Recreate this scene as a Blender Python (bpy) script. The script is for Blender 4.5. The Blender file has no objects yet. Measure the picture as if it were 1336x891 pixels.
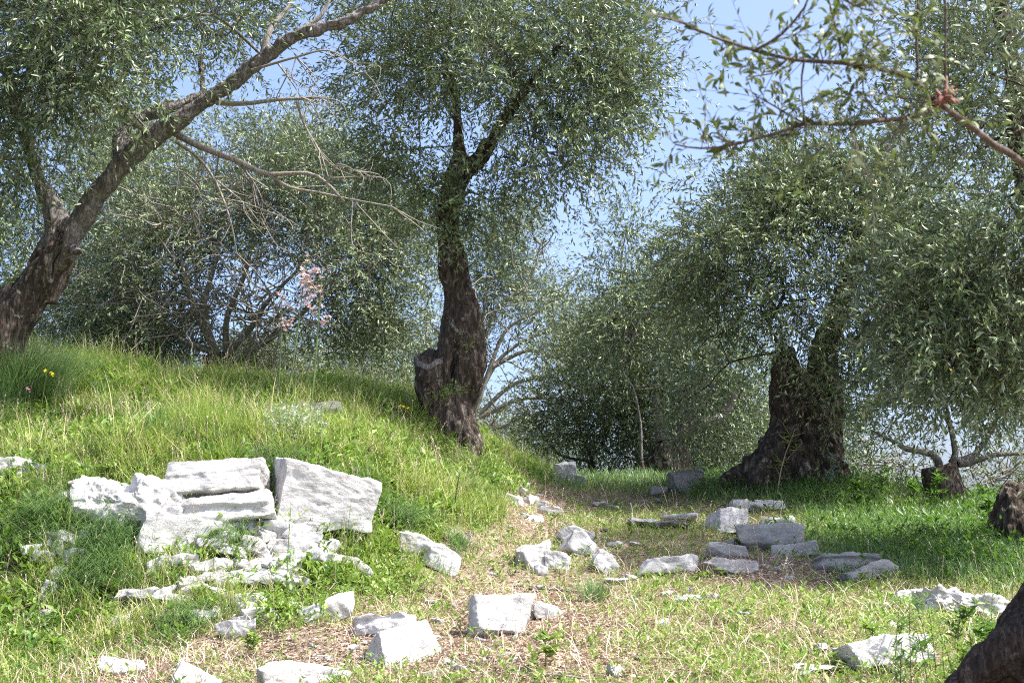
import bpy, math, random
import numpy as np
from mathutils import Vector, Matrix

# ------------------------------------------------------------------ camera, sky, sun
SC = bpy.context.scene
COL = SC.collection
RAD = math.radians
FPX = 1336 * 50 / 36.0
PITCH = RAD(8.0)
CAMZ = 1.7
cam = bpy.data.cameras.new('camera'); cam_o = bpy.data.objects.new('camera', cam); COL.objects.link(cam_o)
cam.lens = 50; cam.sensor_width = 36; cam.clip_start = 0.05; cam.clip_end = 9000
cam_o.location = (0, 0, CAMZ); cam_o.rotation_euler = (RAD(90) + PITCH, 0, 0)
cam.dof.use_dof = True; cam.dof.focus_distance = 12.5; cam.dof.aperture_fstop = 7.5
SC.camera = cam_o
SUN_EL, SUN_AZ = RAD(57), RAD(104)
world = bpy.data.worlds.new('World'); SC.world = world; world.use_nodes = True
wn = world.node_tree.nodes; wl = world.node_tree.links
sky = wn.new('ShaderNodeTexSky'); sky.sky_type = 'NISHITA'; sky.sun_disc = False
sky.sun_elevation = SUN_EL; sky.sun_rotation = SUN_AZ; sky.air_density = 0.55; sky.dust_density = 4.2; sky.ozone_density = 3.4
wl.new(sky.outputs[0], wn['Background'].inputs[0]); wn['Background'].inputs[1].default_value = 0.15
sl = bpy.data.lights.new('sun', 'SUN'); sl.energy = 3.5; sl.angle = RAD(0.53); sl.color = (1.0, 0.955, 0.88)
sun_o = bpy.data.objects.new('sun', sl); COL.objects.link(sun_o)
sd = Vector((math.sin(SUN_AZ) * math.cos(SUN_EL), math.cos(SUN_AZ) * math.cos(SUN_EL), math.sin(SUN_EL)))
sun_o.rotation_euler = sd.to_track_quat('Z', 'Y').to_euler()
SC.view_settings.view_transform = 'Standard'; SC.view_settings.look = 'None'
SC.view_settings.exposure = 1.68; SC.view_settings.gamma = 1.0; SC.view_settings.use_curve_mapping = False
SC.render.engine = 'CYCLES'
cy = SC.cycles
cy.max_bounces = 5; cy.diffuse_bounces = 3; cy.glossy_bounces = 2; cy.transmission_bounces = 3; cy.transparent_max_bounces = 4
cy.use_denoising = False; cy.caustics_reflective = False; cy.caustics_refractive = False
cy.use_adaptive_sampling = False; cy.filter_width = 1.1

# ------------------------------------------------------------------ maths helpers
RNG = np.random.default_rng(7)
random.seed(7)
def P(u, v, d):
    """world point seen at photo pixel (u, v) at depth y = d metres"""
    a = (u - 668) / FPX; b = (445.5 - v) / FPX
    y = math.cos(PITCH) - b * math.sin(PITCH); z = math.sin(PITCH) + b * math.cos(PITCH)
    return np.array([a * d / y, d, z * d / y + CAMZ])
def to_px(p):
    p = np.asarray(p); x, y, z = p[..., 0], p[..., 1], p[..., 2] - CAMZ
    f = y * math.cos(PITCH) + z * math.sin(PITCH); up = -y * math.sin(PITCH) + z * math.cos(PITCH)
    return 668 + FPX * x / f, 445.5 - FPX * up / f
def hash3(i, j, k, s):
    h = (i.astype(np.int64) * 374761393 + j.astype(np.int64) * 668265263 + k.astype(np.int64) * 2147483647 + s * 1274126177) & 0xffffffff
    h = ((h ^ (h >> 13)) * 1274126177) & 0xffffffff
    h = ((h ^ (h >> 16)) * 2246822519) & 0xffffffff
    return ((h ^ (h >> 15)) & 0xffff) / 32767.5 - 1.0
def vnoise(p, s=0):
    p = np.asarray(p, float); i = np.floor(p).astype(np.int64); f = p - i; f = f * f * (3 - 2 * f); r = 0
    for a in (0, 1):
        wa = f[..., 0] if a else 1 - f[..., 0]
        for b in (0, 1):
            wb = f[..., 1] if b else 1 - f[..., 1]
            for c in (0, 1):
                wc = f[..., 2] if c else 1 - f[..., 2]
                r = r + wa * wb * wc * hash3(i[..., 0] + a, i[..., 1] + b, i[..., 2] + c, s)
    return r
def fbm(p, o=4, s=0):
    p = np.asarray(p, float); r = 0; a = 1.0; t = 0
    for k in range(o):
        r = r + a * vnoise(p * (2.03 ** k) + 17.3 * k, s + k); t += a; a *= 0.5
    return r / t
def norm(v):
    return v / np.maximum(np.linalg.norm(v, axis=-1, keepdims=True), 1e-9)
def mk_mesh(name, V, quads=None, tris=None, mats=(), midx=None, tint=None, smooth=True):
    me = bpy.data.meshes.new(name)
    quads = np.zeros((0, 4), int) if quads is None else np.asarray(quads); tris = np.zeros((0, 3), int) if tris is None else np.asarray(tris)
    nq, nt = len(quads), len(tris)
    me.vertices.add(len(V)); me.vertices.foreach_set('co', np.asarray(V, np.float32).ravel())
    me.loops.add(nq * 4 + nt * 3); me.loops.foreach_set('vertex_index', np.concatenate([quads.ravel(), tris.ravel()]).astype(np.int32))
    me.polygons.add(nq + nt)
    me.polygons.foreach_set('loop_start', np.concatenate([np.arange(nq) * 4, nq * 4 + np.arange(nt) * 3]).astype(np.int32))
    if smooth: me.polygons.foreach_set('use_smooth', np.ones(nq + nt, bool))
    for m in mats: me.materials.append(m)
    if midx is not None: me.polygons.foreach_set('material_index', np.asarray(midx, np.int32))
    me.update(calc_edges=True)
    if tint is not None:
        at = me.attributes.new('tint', 'FLOAT', 'POINT'); at.data.foreach_set('value', np.asarray(tint, np.float32))
    return me
def obj(name, me, parent=None, label=None, cat=None, group=None, kind=None, loc=None):
    o = bpy.data.objects.new(name, me); COL.objects.link(o)
    if parent: o.parent = parent
    if loc is not None: o.location = loc
    if label: o['label'] = label
    if cat: o['category'] = cat
    if group: o['group'] = group
    if kind: o['kind'] = kind
    return o
def thing(name, label, cat, loc, group=None):
    return obj(name, None, None, label, cat, group, loc=[float(c) for c in loc])

# ------------------------------------------------------------------ terrain from surveyed points
CT = [(668,891,7.5),(900,891,7.4),(1200,891,7.2),(1420,891,7.0),(500,891,7.7),(350,891,8),(150,891,8.1),(-60,891,8.2),
(700,800,9.3),(900,800,9.3),(1150,800,9.2),(1420,800,9.2),(560,820,9),(400,810,9.2),(750,720,11.8),(900,740,11.2),(1050,740,11.2),(1400,740,11),
(750,660,15),(900,680,13.5),(1050,690,13.2),(1400,690,13),(740,632,17.5),(830,627,18.3),(900,632,18),(1040,624,16.5),(1140,640,15.6),(1240,655,15.2),(1400,662,15),
(740,650,21),(850,645,22),(1040,665,20),(1240,690,19),(1400,700,19),(600,650,24),(300,560,24),(0,520,24),
(40,618,10.7),(130,628,10.5),(220,618,10.7),(300,612,10.8),(430,618,11.0),(-60,620,10.8),
(130,800,9.5),(250,800,9.4),(350,800,9.5),(450,760,10.1),(50,800,9.5),(-60,800,9.5),(550,722,11.1),(500,700,11.0),
(100,560,12.6),(300,560,12.6),(-60,560,12.6),(500,600,12.4),(600,630,13.2),(655,655,13.8),(665,625,15.6),(585,556,15),(640,585,15.8),
(450,520,15.4),(300,510,16.6),(150,494,16),(20,462,14.2),(-120,460,14.2),(450,512,18),(300,515,20),(100,505,20),(-120,500,20),(560,545,17.5),(680,610,18.5)]
CP = np.array([P(*c) for c in CT])
def tps(r2): return np.where(r2 > 1e-12, r2 * np.log(np.maximum(r2, 1e-12)), 0)
def _fit():
    X = CP[:, :2]; n = len(X); K = tps(((X[:, None] - X[None]) ** 2).sum(-1)) + 0.03 * np.eye(n)
    Q = np.hstack([np.ones((n, 1)), X]); A = np.block([[K, Q], [Q.T, np.zeros((3, 3))]])
    return np.linalg.solve(A, np.concatenate([CP[:, 2], np.zeros(3)]))
TW = _fit()
def terr(x, y, fine=True):
    x = np.asarray(x, float); y = np.asarray(y, float); sh = x.shape; x = x.ravel(); y = y.ravel()
    lim = 0.42 * np.clip(y, 7, 24) + 0.6
    xc = np.clip(x, -lim, lim); yc = np.clip(y, 7.0, 23.0)
    z = np.empty(len(x)); X = CP[:, :2]
    for i in range(0, len(x), 20000):
        s = slice(i, i + 20000)
        r2 = (xc[s, None] - X[None, :, 0]) ** 2 + (yc[s, None] - X[None, :, 1]) ** 2
        z[s] = tps(r2) @ TW[:-3] + TW[-3] + TW[-2] * xc[s] + TW[-1] * yc[s]
    over = np.maximum(y - 23, 0); z -= 0.16 * over + 0.0022 * np.minimum(over, 60) ** 2 + np.maximum(over - 60, 0) * .25
    z -= 0.13 * np.maximum(7 - y, 0).clip(0, 40)
    # left hill carries on upwards, right falls away
    z += 0.10 * np.maximum(-x - lim, 0).clip(0, 30) - 0.12 * np.maximum(x - lim, 0).clip(0, 200)
    # a terrace step behind the ruined stones
    if fine:
        p = np.stack([x, y, x * 0], -1)
        z += 0.075 * fbm(p * .8, 2, 31) + 0.06 * fbm(p * 1.7, 3, 3) + 0.022 * fbm(p * 7.0, 2, 9)
    return z.reshape(sh)
# fine lookup grid
GX0, GX1, GY0, GY1, GS = -12.0, 12.0, 3.0, 32.0, 0.08
gx = np.arange(GX0, GX1 + GS, GS); gy = np.arange(GY0, GY1 + GS, GS)
GG = terr(*np.meshgrid(gx, gy))
def tz(x, y):
    fx = np.clip((np.asarray(x, float) - GX0) / GS, 0, len(gx) - 1.001); fy = np.clip((np.asarray(y, float) - GY0) / GS, 0, len(gy) - 1.001)
    i = fx.astype(int); j = fy.astype(int); a = fx - i; b = fy - j
    return (GG[j, i] * (1 - a) + GG[j, i + 1] * a) * (1 - b) + (GG[j + 1, i] * (1 - a) + GG[j + 1, i + 1] * a) * b
def G(u, v, d0=5.0, d1=30.0):
    """first ground point seen at pixel (u, v)"""
    ds = np.arange(d0, d1, 0.04); a = P(u, v, 1.0); a0 = np.array([a[0], 1.0, a[2] - CAMZ])
    pts = a0[None] * ds[:, None]; pts[:, 2] += CAMZ
    hit = np.nonzero(pts[:, 2] <= tz(pts[:, 0], pts[:, 1]))[0]
    p = pts[hit[0]] if len(hit) else pts[-1]
    return np.array([p[0], p[1], float(tz(p[0], p[1]))])

# ------------------------------------------------------------------ materials
def new_mat(name):
    m = bpy.data.materials.new(name); m.use_nodes = True
    nt = m.node_tree; return m, nt, nt.nodes, nt.links, nt.nodes['Principled BSDF']
def ramp(n, stops):
    r = n.new('ShaderNodeValToRGB'); e = r.color_ramp.elements
    e[0].position, e[0].color = stops[0][0], (*stops[0][1], 1)
    e[1].position, e[1].color = stops[-1][0], (*stops[-1][1], 1)
    for p, c in stops[1:-1]:
        x = e.new(p); x.color = (*c, 1)
    return r
def noise_n(n, l, scale, detail=5, rough=.6, vec=None, dist=0):
    t = n.new('ShaderNodeTexNoise'); t.inputs['Scale'].default_value = scale; t.inputs['Detail'].default_value = detail
    t.inputs['Roughness'].default_value = rough; t.inputs['Distortion'].default_value = dist
    if vec is not None: l.new(vec, t.inputs['Vector'])
    return t
def bump_n(n, l, h, strength, dist, prev=None):
    b = n.new('ShaderNodeBump'); b.inputs['Strength'].default_value = strength; b.inputs['Distance'].default_value = dist
    l.new(h, b.inputs['Height'])
    if prev is not None: l.new(prev, b.inputs['Normal'])
    return b
def leaf_mat(name, stops, back=None, rough=.42, transl=.25, spec=.5, tcol=(.16, .22, .04)):
    """thin plant matter: colour by a per-leaf 'tint' value, silvery underside, light passing through"""
    m, nt, n, l, b = new_mat(name)
    a = n.new('ShaderNodeAttribute'); a.attribute_name = 'tint'
    r = ramp(n, stops); l.new(a.outputs['Fac'], r.inputs[0]); col = r.outputs[0]
    if back:
        r2 = ramp(n, back); l.new(a.outputs['Fac'], r2.inputs[0])
        g = n.new('ShaderNodeNewGeometry'); mx = n.new('ShaderNodeMix'); mx.data_type = 'RGBA'
        l.new(g.outputs['Backfacing'], mx.inputs[0]); l.new(col, mx.inputs[6]); l.new(r2.outputs[0], mx.inputs[7]); col = mx.outputs[2]
    l.new(col, b.inputs['Base Color']); b.inputs['Roughness'].default_value = rough
    b.inputs['Specular IOR Level'].default_value = spec
    t = n.new('ShaderNodeBsdfTranslucent'); mul = n.new('ShaderNodeMix'); mul.data_type = 'RGBA'; mul.inputs[0].default_value = .5
    l.new(col, mul.inputs[6]); mul.inputs[7].default_value = (*tcol, 1); l.new(mul.outputs[2], t.inputs[0])
    ms = n.new('ShaderNodeMixShader'); ms.inputs[0].default_value = transl
    l.new(b.outputs[0], ms.inputs[1]); l.new(t.outputs[0], ms.inputs[2]); l.new(ms.outputs[0], n['Material Output'].inputs[0])
    return m
def bark_mat(name, dark, mid, pale, lichen=.5, scale=1.0, bump=1.0):
    m, nt, n, l, b = new_mat(name)
    tc = n.new('ShaderNodeTexCoord'); mp = n.new('ShaderNodeMapping'); mp.inputs['Scale'].default_value = (1, 1, .28)
    l.new(tc.outputs['Object'], mp.inputs[0])
    n1 = noise_n(n, l, 22 * scale, 8, .68, mp.outputs[0], .6); n2 = noise_n(n, l, 5 * scale, 5, .6, mp.outputs[0])
    r = ramp(n, [(.32, dark), (.52, mid), (.70, pale)]); l.new(n1.outputs[0], r.inputs[0])
    n3 = noise_n(n, l, 7 * scale, 6, .7, tc.outputs['Object'], .3)
    rl = ramp(n, [(.60, (0, 0, 0)), (.66, (1, 1, 1))]); l.new(n3.outputs[0], rl.inputs[0])
    mm = n.new('ShaderNodeMath'); mm.operation = 'MULTIPLY'; mm.inputs[1].default_value = lichen; l.new(rl.outputs[0], mm.inputs[0])  # lichen patches; on the dark bark they also stand for sunlit spots
    mx = n.new('ShaderNodeMix'); mx.data_type = 'RGBA'; l.new(mm.outputs[0], mx.inputs[0]); l.new(r.outputs[0], mx.inputs[6]); mx.inputs[7].default_value = (.36, .36, .31, 1)
    l.new(mx.outputs[2], b.inputs['Base Color']); b.inputs['Roughness'].default_value = .9; b.inputs['Specular IOR Level'].default_value = .2
    b1 = bump_n(n, l, n2.outputs[0], .8 * bump, .05); b2 = bump_n(n, l, n1.outputs[0], 1.0 * bump, .025, b1.outputs[0])
    v = n.new('ShaderNodeTexVoronoi'); v.inputs['Scale'].default_value = 38 * scale; l.new(mp.outputs[0], v.inputs['Vector'])
    b3 = bump_n(n, l, v.outputs['Distance'], .7 * bump, .012, b2.outputs[0])
    l.new(b3.outputs[0], b.inputs['Normal'])
    return m
OLIVE_TOP = [(0, (.032, .060, .018)), (.45, (.084, .138, .044)), (.9, (.19, .255, .090)), (.985, (.21, .27, .09)), (1, (.60, .42, .03))]
OLIVE_BACK = [(0, (.12, .16, .10)), (1, (.27, .32, .22))]
M_LEAF = leaf_mat('olive_leaf', OLIVE_TOP, OLIVE_BACK, .38, .14, .45)
M_LEAF_DEEP = leaf_mat('olive_leaf_deep_green', [(0, (.024, .048, .016)), (.5, (.060, .108, .034)), (.985, (.16, .225, .075)), (1, (.5, .35, .03))], [(0, (.10, .13, .085)), (1, (.20, .235, .16))], .38, .14, .45)  # deeper green tone of the olive leaf
M_LEAF_PALE = leaf_mat('olive_leaf_pale', [(0, (.06, .095, .040)), (.5, (.125, .175, .070)), (1, (.24, .29, .13))], [(0, (.14, .17, .12)), (1, (.27, .31, .23))], .4, .15, .4)
M_LEAF_FRESH = leaf_mat('olive_leaf_broad', [(0, (.028, .048, .015)), (.6, (.055, .09, .025)), (.88, (.13, .20, .05)), (1, (.13, .08, .04))], [(0, (.10, .12, .06)), (1, (.20, .23, .12))], .45, .25, .35, (.25, .33, .06))
M_BARK_DARK = bark_mat('olive_bark_dark', (.013, .010, .008), (.062, .048, .038), (.26, .22, .18), .8)  # pale end and patches raised to paint sunlit mottling on the trunks
M_BARK_GREY = bark_mat('olive_bark_grey', (.05, .045, .042), (.15, .14, .13), (.33, .31, .29), .6, 1.6, .8)
M_BARK_NEAR = bark_mat('olive_bark_near', (.010, .008, .007), (.045, .036, .030), (.15, .13, .11), .25, 2.6, 1.0)
M_TWIG = bark_mat('twig_bark', (.10, .09, .075), (.22, .20, .17), (.36, .34, .30), .2, 2.0, .3)
M_TWIG_DARK = bark_mat('twig_bark_brown', (.045, .037, .030), (.10, .08, .066), (.19, .16, .135), .1, 2.0, .3)
M_GRASS = leaf_mat('grass_blade', [(0, (.045, .10, .018)), (.3, (.11, .19, .030)), (.62, (.24, .32, .065)), (.80, (.38, .40, .13)), (1, (.58, .50, .28))], None, .5, .38, .35, (.30, .45, .05))
M_TUSSOCK = leaf_mat('tussock_blade', [(0, (.055, .12, .04)), (.5, (.12, .21, .075)), (.85, (.25, .33, .15)), (1, (.50, .46, .28))], None, .45, .35, .4, (.22, .4, .10))
M_WEED = leaf_mat('weed_leaf', [(0, (.07, .14, .025)), (.6, (.17, .27, .05)), (1, (.36, .44, .14))], None, .5, .35, .35, (.30, .48, .05))
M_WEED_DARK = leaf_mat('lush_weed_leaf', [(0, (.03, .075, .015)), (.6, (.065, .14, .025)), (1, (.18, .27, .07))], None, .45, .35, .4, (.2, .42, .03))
M_DRY = leaf_mat('dry_litter', [(0, (.17, .115, .08)), (.45, (.36, .27, .20)), (.85, (.56, .46, .37)), (1, (.72, .67, .57))], None, .8, .12, .2, (.4, .3, .15))
M_GREYWEED = leaf_mat('silver_weed_leaf', [(0, (.20, .25, .20)), (1, (.42, .47, .42))], None, .6, .2, .3, (.3, .35, .25))
def petal(name, c): return leaf_mat(name, [(0, tuple(x * .75 for x in c)), (1, c)], None, .6, .3, .2, c)
M_PINK = petal('pink_petal', (.78, .55, .52)); M_YELLOW = petal('yellow_petal', (.85, .66, .03)); M_PURPLE = petal('purple_petal', (.16, .10, .42)); M_MAG = petal('magenta_petal', (.72, .22, .42))
def stone_mat(name, base, dark, warm=.3):
    m, nt, n, l, b = new_mat(name)
    tc = n.new('ShaderNodeTexCoord')
    oi = n.new('ShaderNodeObjectInfo'); ad = n.new('ShaderNodeVectorMath'); ad.operation = 'MULTIPLY_ADD'
    l.new(oi.outputs['Random'], ad.inputs[0]); ad.inputs[1].default_value = (37, 37, 37); l.new(tc.outputs['Object'], ad.inputs[2]); vec = ad.outputs[0]
    n1 = noise_n(n, l, 3.2, 8, .65, vec); n2 = noise_n(n, l, 26, 8, .72, vec, .4)
    r = ramp(n, [(.30, dark), (.50, base), (.75, tuple(min(1, x * 1.12) for x in base))]); l.new(n1.outputs[0], r.inputs[0])
    # thin dark cracks and lichen specks
    mp = n.new('ShaderNodeMapping'); mp.inputs['Scale'].default_value = (.8, .8, 1.9); mp.inputs['Rotation'].default_value = (.3, .5, .2); l.new(vec, mp.inputs[0])
    n4 = noise_n(n, l, 4.5, 7, .62, mp.outputs[0], 1.2)
    cr = ramp(n, [(.487, (0, 0, 0)), (.497, (1, 1, 1)), (.507, (0, 0, 0))]); l.new(n4.outputs[0], cr.inputs[0])
    sp = ramp(n, [(.60, (0, 0, 0)), (.70, (1, 1, 1))]); l.new(n2.outputs[0], sp.inputs[0])
    def mix(f, a, bb, k):
        q = n.new('ShaderNodeMath'); q.operation = 'MULTIPLY'; q.inputs[1].default_value = k; l.new(f, q.inputs[0])
        x = n.new('ShaderNodeMix'); x.data_type = 'RGBA'; l.new(q.outputs[0], x.inputs[0]); l.new(a, x.inputs[6]); x.inputs[7].default_value = (*bb, 1); return x.outputs[2]
    c = mix(sp.outputs[0], r.outputs[0], (.20, .19, .175), .38)
    n5 = noise_n(n, l, 6, 5, .6, vec); wr = ramp(n, [(.55, (0, 0, 0)), (.72, (1, 1, 1))]); l.new(n5.outputs[0], wr.inputs[0])
    c = mix(wr.outputs[0], c, (.46, .39, .30), warm)
    n6 = noise_n(n, l, 2.2, 7, .7, vec, .5); lr_ = ramp(n, [(.56, (0, 0, 0)), (.63, (1, 1, 1))]); l.new(n6.outputs[0], lr_.inputs[0])
    c = mix(lr_.outputs[0], c, (.22, .215, .20), .35)
    c = mix(cr.outputs[0], c, (.09, .08, .07), .75)
    l.new(c, b.inputs['Base Color']); b.inputs['Roughness'].default_value = .88; b.inputs['Specular IOR Level'].default_value = .25
    b1 = bump_n(n, l, n4.outputs[0], .35, .05); b2 = bump_n(n, l, n2.outputs[0], .55, .012, b1.outputs[0]); b3 = bump_n(n, l, cr.outputs[0], -.5, .01, b2.outputs[0])
    l.new(b3.outputs[0], b.inputs['Normal'])
    return m
M_STONE = stone_mat('white_limestone', (.45, .447, .44), (.29, .285, .28), .22)
M_STONE_GREY = stone_mat("grey_limestone", (.37, .37, .362), (.24, .237, .23), .2)
M_STONE_DARK = stone_mat('dark_limestone', (.25, .245, .24), (.12, .117, .11), .2)  # darkest of the limestone tones

def ground_mat():
    m, nt, n, l, b = new_mat('soil_and_turf')
    tc = n.new('ShaderNodeTexCoord'); vec = tc.outputs['Object']
    at = n.new('ShaderNodeAttribute'); at.attribute_name = 'tint'
    n1 = noise_n(n, l, 30, 8, .75, vec, .5); n2 = noise_n(n, l, 2.3, 6, .6, vec)
    soil = ramp(n, [(.28, (.10, .072, .052)), (.5, (.26, .20, .15)), (.72, (.48, .40, .32))]); l.new(n1.outputs[0], soil.inputs[0])
    turf = ramp(n, [(.3, (.035, .055, .015)), (.55, (.085, .115, .03)), (.75, (.17, .18, .07))]); l.new(n1.outputs[0], turf.inputs[0])
    ad = n.new('ShaderNodeMath'); ad.operation = 'ADD'; l.new(at.outputs['Fac'], ad.inputs[0])
    sb = n.new('ShaderNodeMath'); sb.operation = 'MULTIPLY_ADD'; l.new(n2.outputs[0], sb.inputs[0]); sb.inputs[1].default_value = 1.2; sb.inputs[2].default_value = -.6; l.new(sb.outputs[0], ad.inputs[1])
    cl = ramp(n, [(.3, (0, 0, 0)), (.7, (1, 1, 1))]); l.new(ad.outputs[0], cl.inputs[0])
    mx = n.new('ShaderNodeMix'); mx.data_type = 'RGBA'; l.new(cl.outputs[0], mx.inputs[0]); l.new(soil.outputs[0], mx.inputs[6]); l.new(turf.outputs[0], mx.inputs[7])
    l.new(mx.outputs[2], b.inputs['Base Color']); b.inputs['Roughness'].default_value = .95; b.inputs['Specular IOR Level'].default_value = .15
    b1 = bump_n(n, l, n1.outputs[0], .9, .03); l.new(b1.outputs[0], b.inputs['Normal'])
    return m
M_GROUND = ground_mat()

# ------------------------------------------------------------------ where things grow (zones of the place, measured from the photo)
def blob(u, v, cu, cv, ru, rv): return np.exp(-((u - cu) / ru) ** 2 - ((v - cv) / rv) ** 2)
VB = ([-400, 0, 150, 300, 450, 560, 620, 680, 730, 760], [1000, 905, 850, 800, 770, 725, 690, 650, 610, 560])
def zones(x, y, z):
    p = np.stack([x, y, z], -1); u, v = to_px(p)
    nz = fbm(np.stack([x, y, x * 0], -1) * 1.4, 3, 21)
    bank = np.clip((np.interp(u, *VB) - v) / 40 + .5 + nz * .8, 0, 1)
    bank = np.where(u > 760, 0, bank)
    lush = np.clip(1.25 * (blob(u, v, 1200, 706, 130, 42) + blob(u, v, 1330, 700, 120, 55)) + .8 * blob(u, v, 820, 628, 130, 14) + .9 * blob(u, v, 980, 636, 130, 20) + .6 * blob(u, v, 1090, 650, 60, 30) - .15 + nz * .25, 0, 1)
    brown = 1.1 * blob(u, v, 700, 665, 48, 34) + 1.0 * blob(u, v, 730, 790, 110, 45) + 1.1 * blob(u, v, 420, 845, 150, 40) + .9 * blob(u, v, 640, 850, 110, 50) + 1.3 * blob(u, v, 1020, 742, 130, 22) + .6 * blob(u, v, 860, 650, 120, 18) + .6 * blob(u, v, 640, 580, 40, 40) + .6 * blob(u, v, 160, 880, 150, 35) + .2 * blob(u, v, 1060, 830, 160, 40) + .6 * blob(u, v, 790, 870, 90, 20)
    brown = np.clip(brown + nz * .45, 0, 1)
    return u, v, bank, lush, brown

# ------------------------------------------------------------------ ground, sea
def build_ground():
    def axis(lo, hi, step, far, g):
        a = list(np.arange(lo, hi, step)); s = step; x = a[-1]
        up = []; 
        while x < far: s *= g; x += s; up.append(x)
        s = step; x = a[0]; dn = []
        while x > -far: s *= g; x -= s; dn.append(x)
        return np.array(dn[::-1] + a + up)
    xs = axis(-9.0, 9.0, .07, 4500, 1.22); ys = axis(5.5, 24.0, .07, 4500, 1.22)
    X, Y = np.meshgrid(xs, ys); Z = terr(X, Y); Z = np.maximum(Z, -68)
    V = np.stack([X, Y, Z], -1).reshape(-1, 3); nx, ny = len(xs), len(ys)
    i = np.arange(ny - 1)[:, None] * nx + np.arange(nx - 1)[None]; i = i.ravel()
    u, v, bank, lush, brown = zones(V[:, 0], np.maximum(V[:, 1], 1.0), V[:, 2])
    t = np.clip(bank + lush, 0, 1) * .8 + .12 - .6 * brown; t = np.where(V[:, 1] > 22, .8, t)
    me = mk_mesh('ground', V, quads=np.stack([i, i + 1, i + nx + 1, i + nx], 1), mats=[M_GROUND], tint=np.clip(t, 0, 1))
    obj('ground', me, kind='structure')
build_ground()
def build_sea():
    m, nt, n, l, b = new_mat('sea_water')
    b.inputs['Base Color'].default_value = (.05, .12, .18, 1); b.inputs['Roughness'].default_value = .12; b.inputs['IOR'].default_value = 1.33
    tc = n.new('ShaderNodeTexCoord'); w = noise_n(n, l, .35, 6, .6, tc.outputs['Object']); bb = bump_n(n, l, w.outputs[0], .8, .6); l.new(bb.outputs[0], b.inputs['Normal'])
    r = 8000; me = mk_mesh('sea', np.array([(-r, 60, -60), (r, 60, -60), (r, r, -60), (-r, r, -60)]), quads=[(0, 1, 2, 3)], mats=[m])
    obj('sea', me, kind='structure')
build_sea()

# ------------------------------------------------------------------ tubes, trunks
def frames(pts):
    pts = np.asarray(pts, float); T = norm(np.gradient(pts, axis=0)); N = np.zeros_like(T)
    a = np.array([1., 0, 0]) if abs(T[0, 0]) < .8 else np.array([0, 1., 0]); n0 = a - T[0] * (a @ T[0]); N[0] = n0 / np.linalg.norm(n0)
    for i in range(1, len(T)):
        q = N[i - 1] - T[i] * (N[i - 1] @ T[i]); N[i] = q / max(np.linalg.norm(q), 1e-9)
    return T, N, np.cross(T, N)
def smooth_path(pts, rad, step=.1):
    pts = np.asarray(pts, float); rad = np.asarray(rad, float)
    if len(pts) > 2:                                   # Catmull-Rom
        q = np.vstack([2 * pts[0] - pts[1], pts, 2 * pts[-1] - pts[-2]]); op = []; orr = []
        for i in range(1, len(q) - 2):
            k = max(2, int(np.linalg.norm(q[i + 1] - q[i]) / step))
            t = (np.arange(k) / k)[:, None]
            op.append(.5 * (2 * q[i] + (q[i + 1] - q[i - 1]) * t + (2 * q[i - 1] - 5 * q[i] + 4 * q[i + 1] - q[i + 2]) * t ** 2 + (3 * q[i] - q[i - 1] - 3 * q[i + 1] + q[i + 2]) * t ** 3))
            orr.append(rad[i - 1] + (rad[i] - rad[i - 1]) * t[:, 0])
        return np.vstack(op + [pts[-1:]]), np.concatenate(orr + [rad[-1:]])
    k = max(2, int(np.linalg.norm(pts[1] - pts[0]) / step)); t = np.linspace(0, 1, k + 1)
    return pts[0] + (pts[1] - pts[0]) * t[:, None], rad[0] + (rad[1] - rad[0]) * t
class Tubes:
    def __init__(s): s.V = []; s.Q = []; s.T = []; s.n = 0
    def add(s, pts, rad, seg=8, step=None, cap=True, lump=0.0):
        if step: pts, rad = smooth_path(pts, rad, step)
        pts = np.asarray(pts, float); rad = np.asarray(rad, float)
        T, N, B = frames(pts); a = np.arange(seg) / seg * 2 * np.pi
        R = rad[:, None, None] * np.ones((1, seg, 1))
        ring = N[:, None] * np.cos(a)[None, :, None] + B[:, None] * np.sin(a)[None, :, None]
        if lump: R = R * (1 + lump * fbm((pts[:, None] + ring * R) * 5, 2, 5)[..., None])
        V = pts[:, None] + ring * R; k = len(pts)
        i = np.arange(k - 1)[:, None] * seg; j = np.arange(seg)[None]; j2 = (j + 1) % seg
        Q = np.stack([i + j, i + j2, i + seg + j2, i + seg + j], -1).reshape(-1, 4)
        s.V.append(V.reshape(-1, 3)); s.Q.append(Q + s.n); n0 = s.n; s.n += k * seg
        if cap:
            for (c, base, flip) in ((pts[0], 0, 1), (pts[-1], (k - 1) * seg, 0)):
                s.V.append(c[None]); ci = s.n; s.n += 1
                A = n0 + base + np.arange(seg); Bn = n0 + base + (np.arange(seg) + 1) % seg
                s.T.append(np.stack([Bn, A, np.full(seg, ci)] if flip else [A, Bn, np.full(seg, ci)], 1))
    def mesh(s, name, mats, off=(0, 0, 0)):
        V = np.vstack(s.V) - np.asarray(off); return mk_mesh(name, V, np.vstack(s.Q), np.vstack(s.T) if s.T else None, mats)
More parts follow.
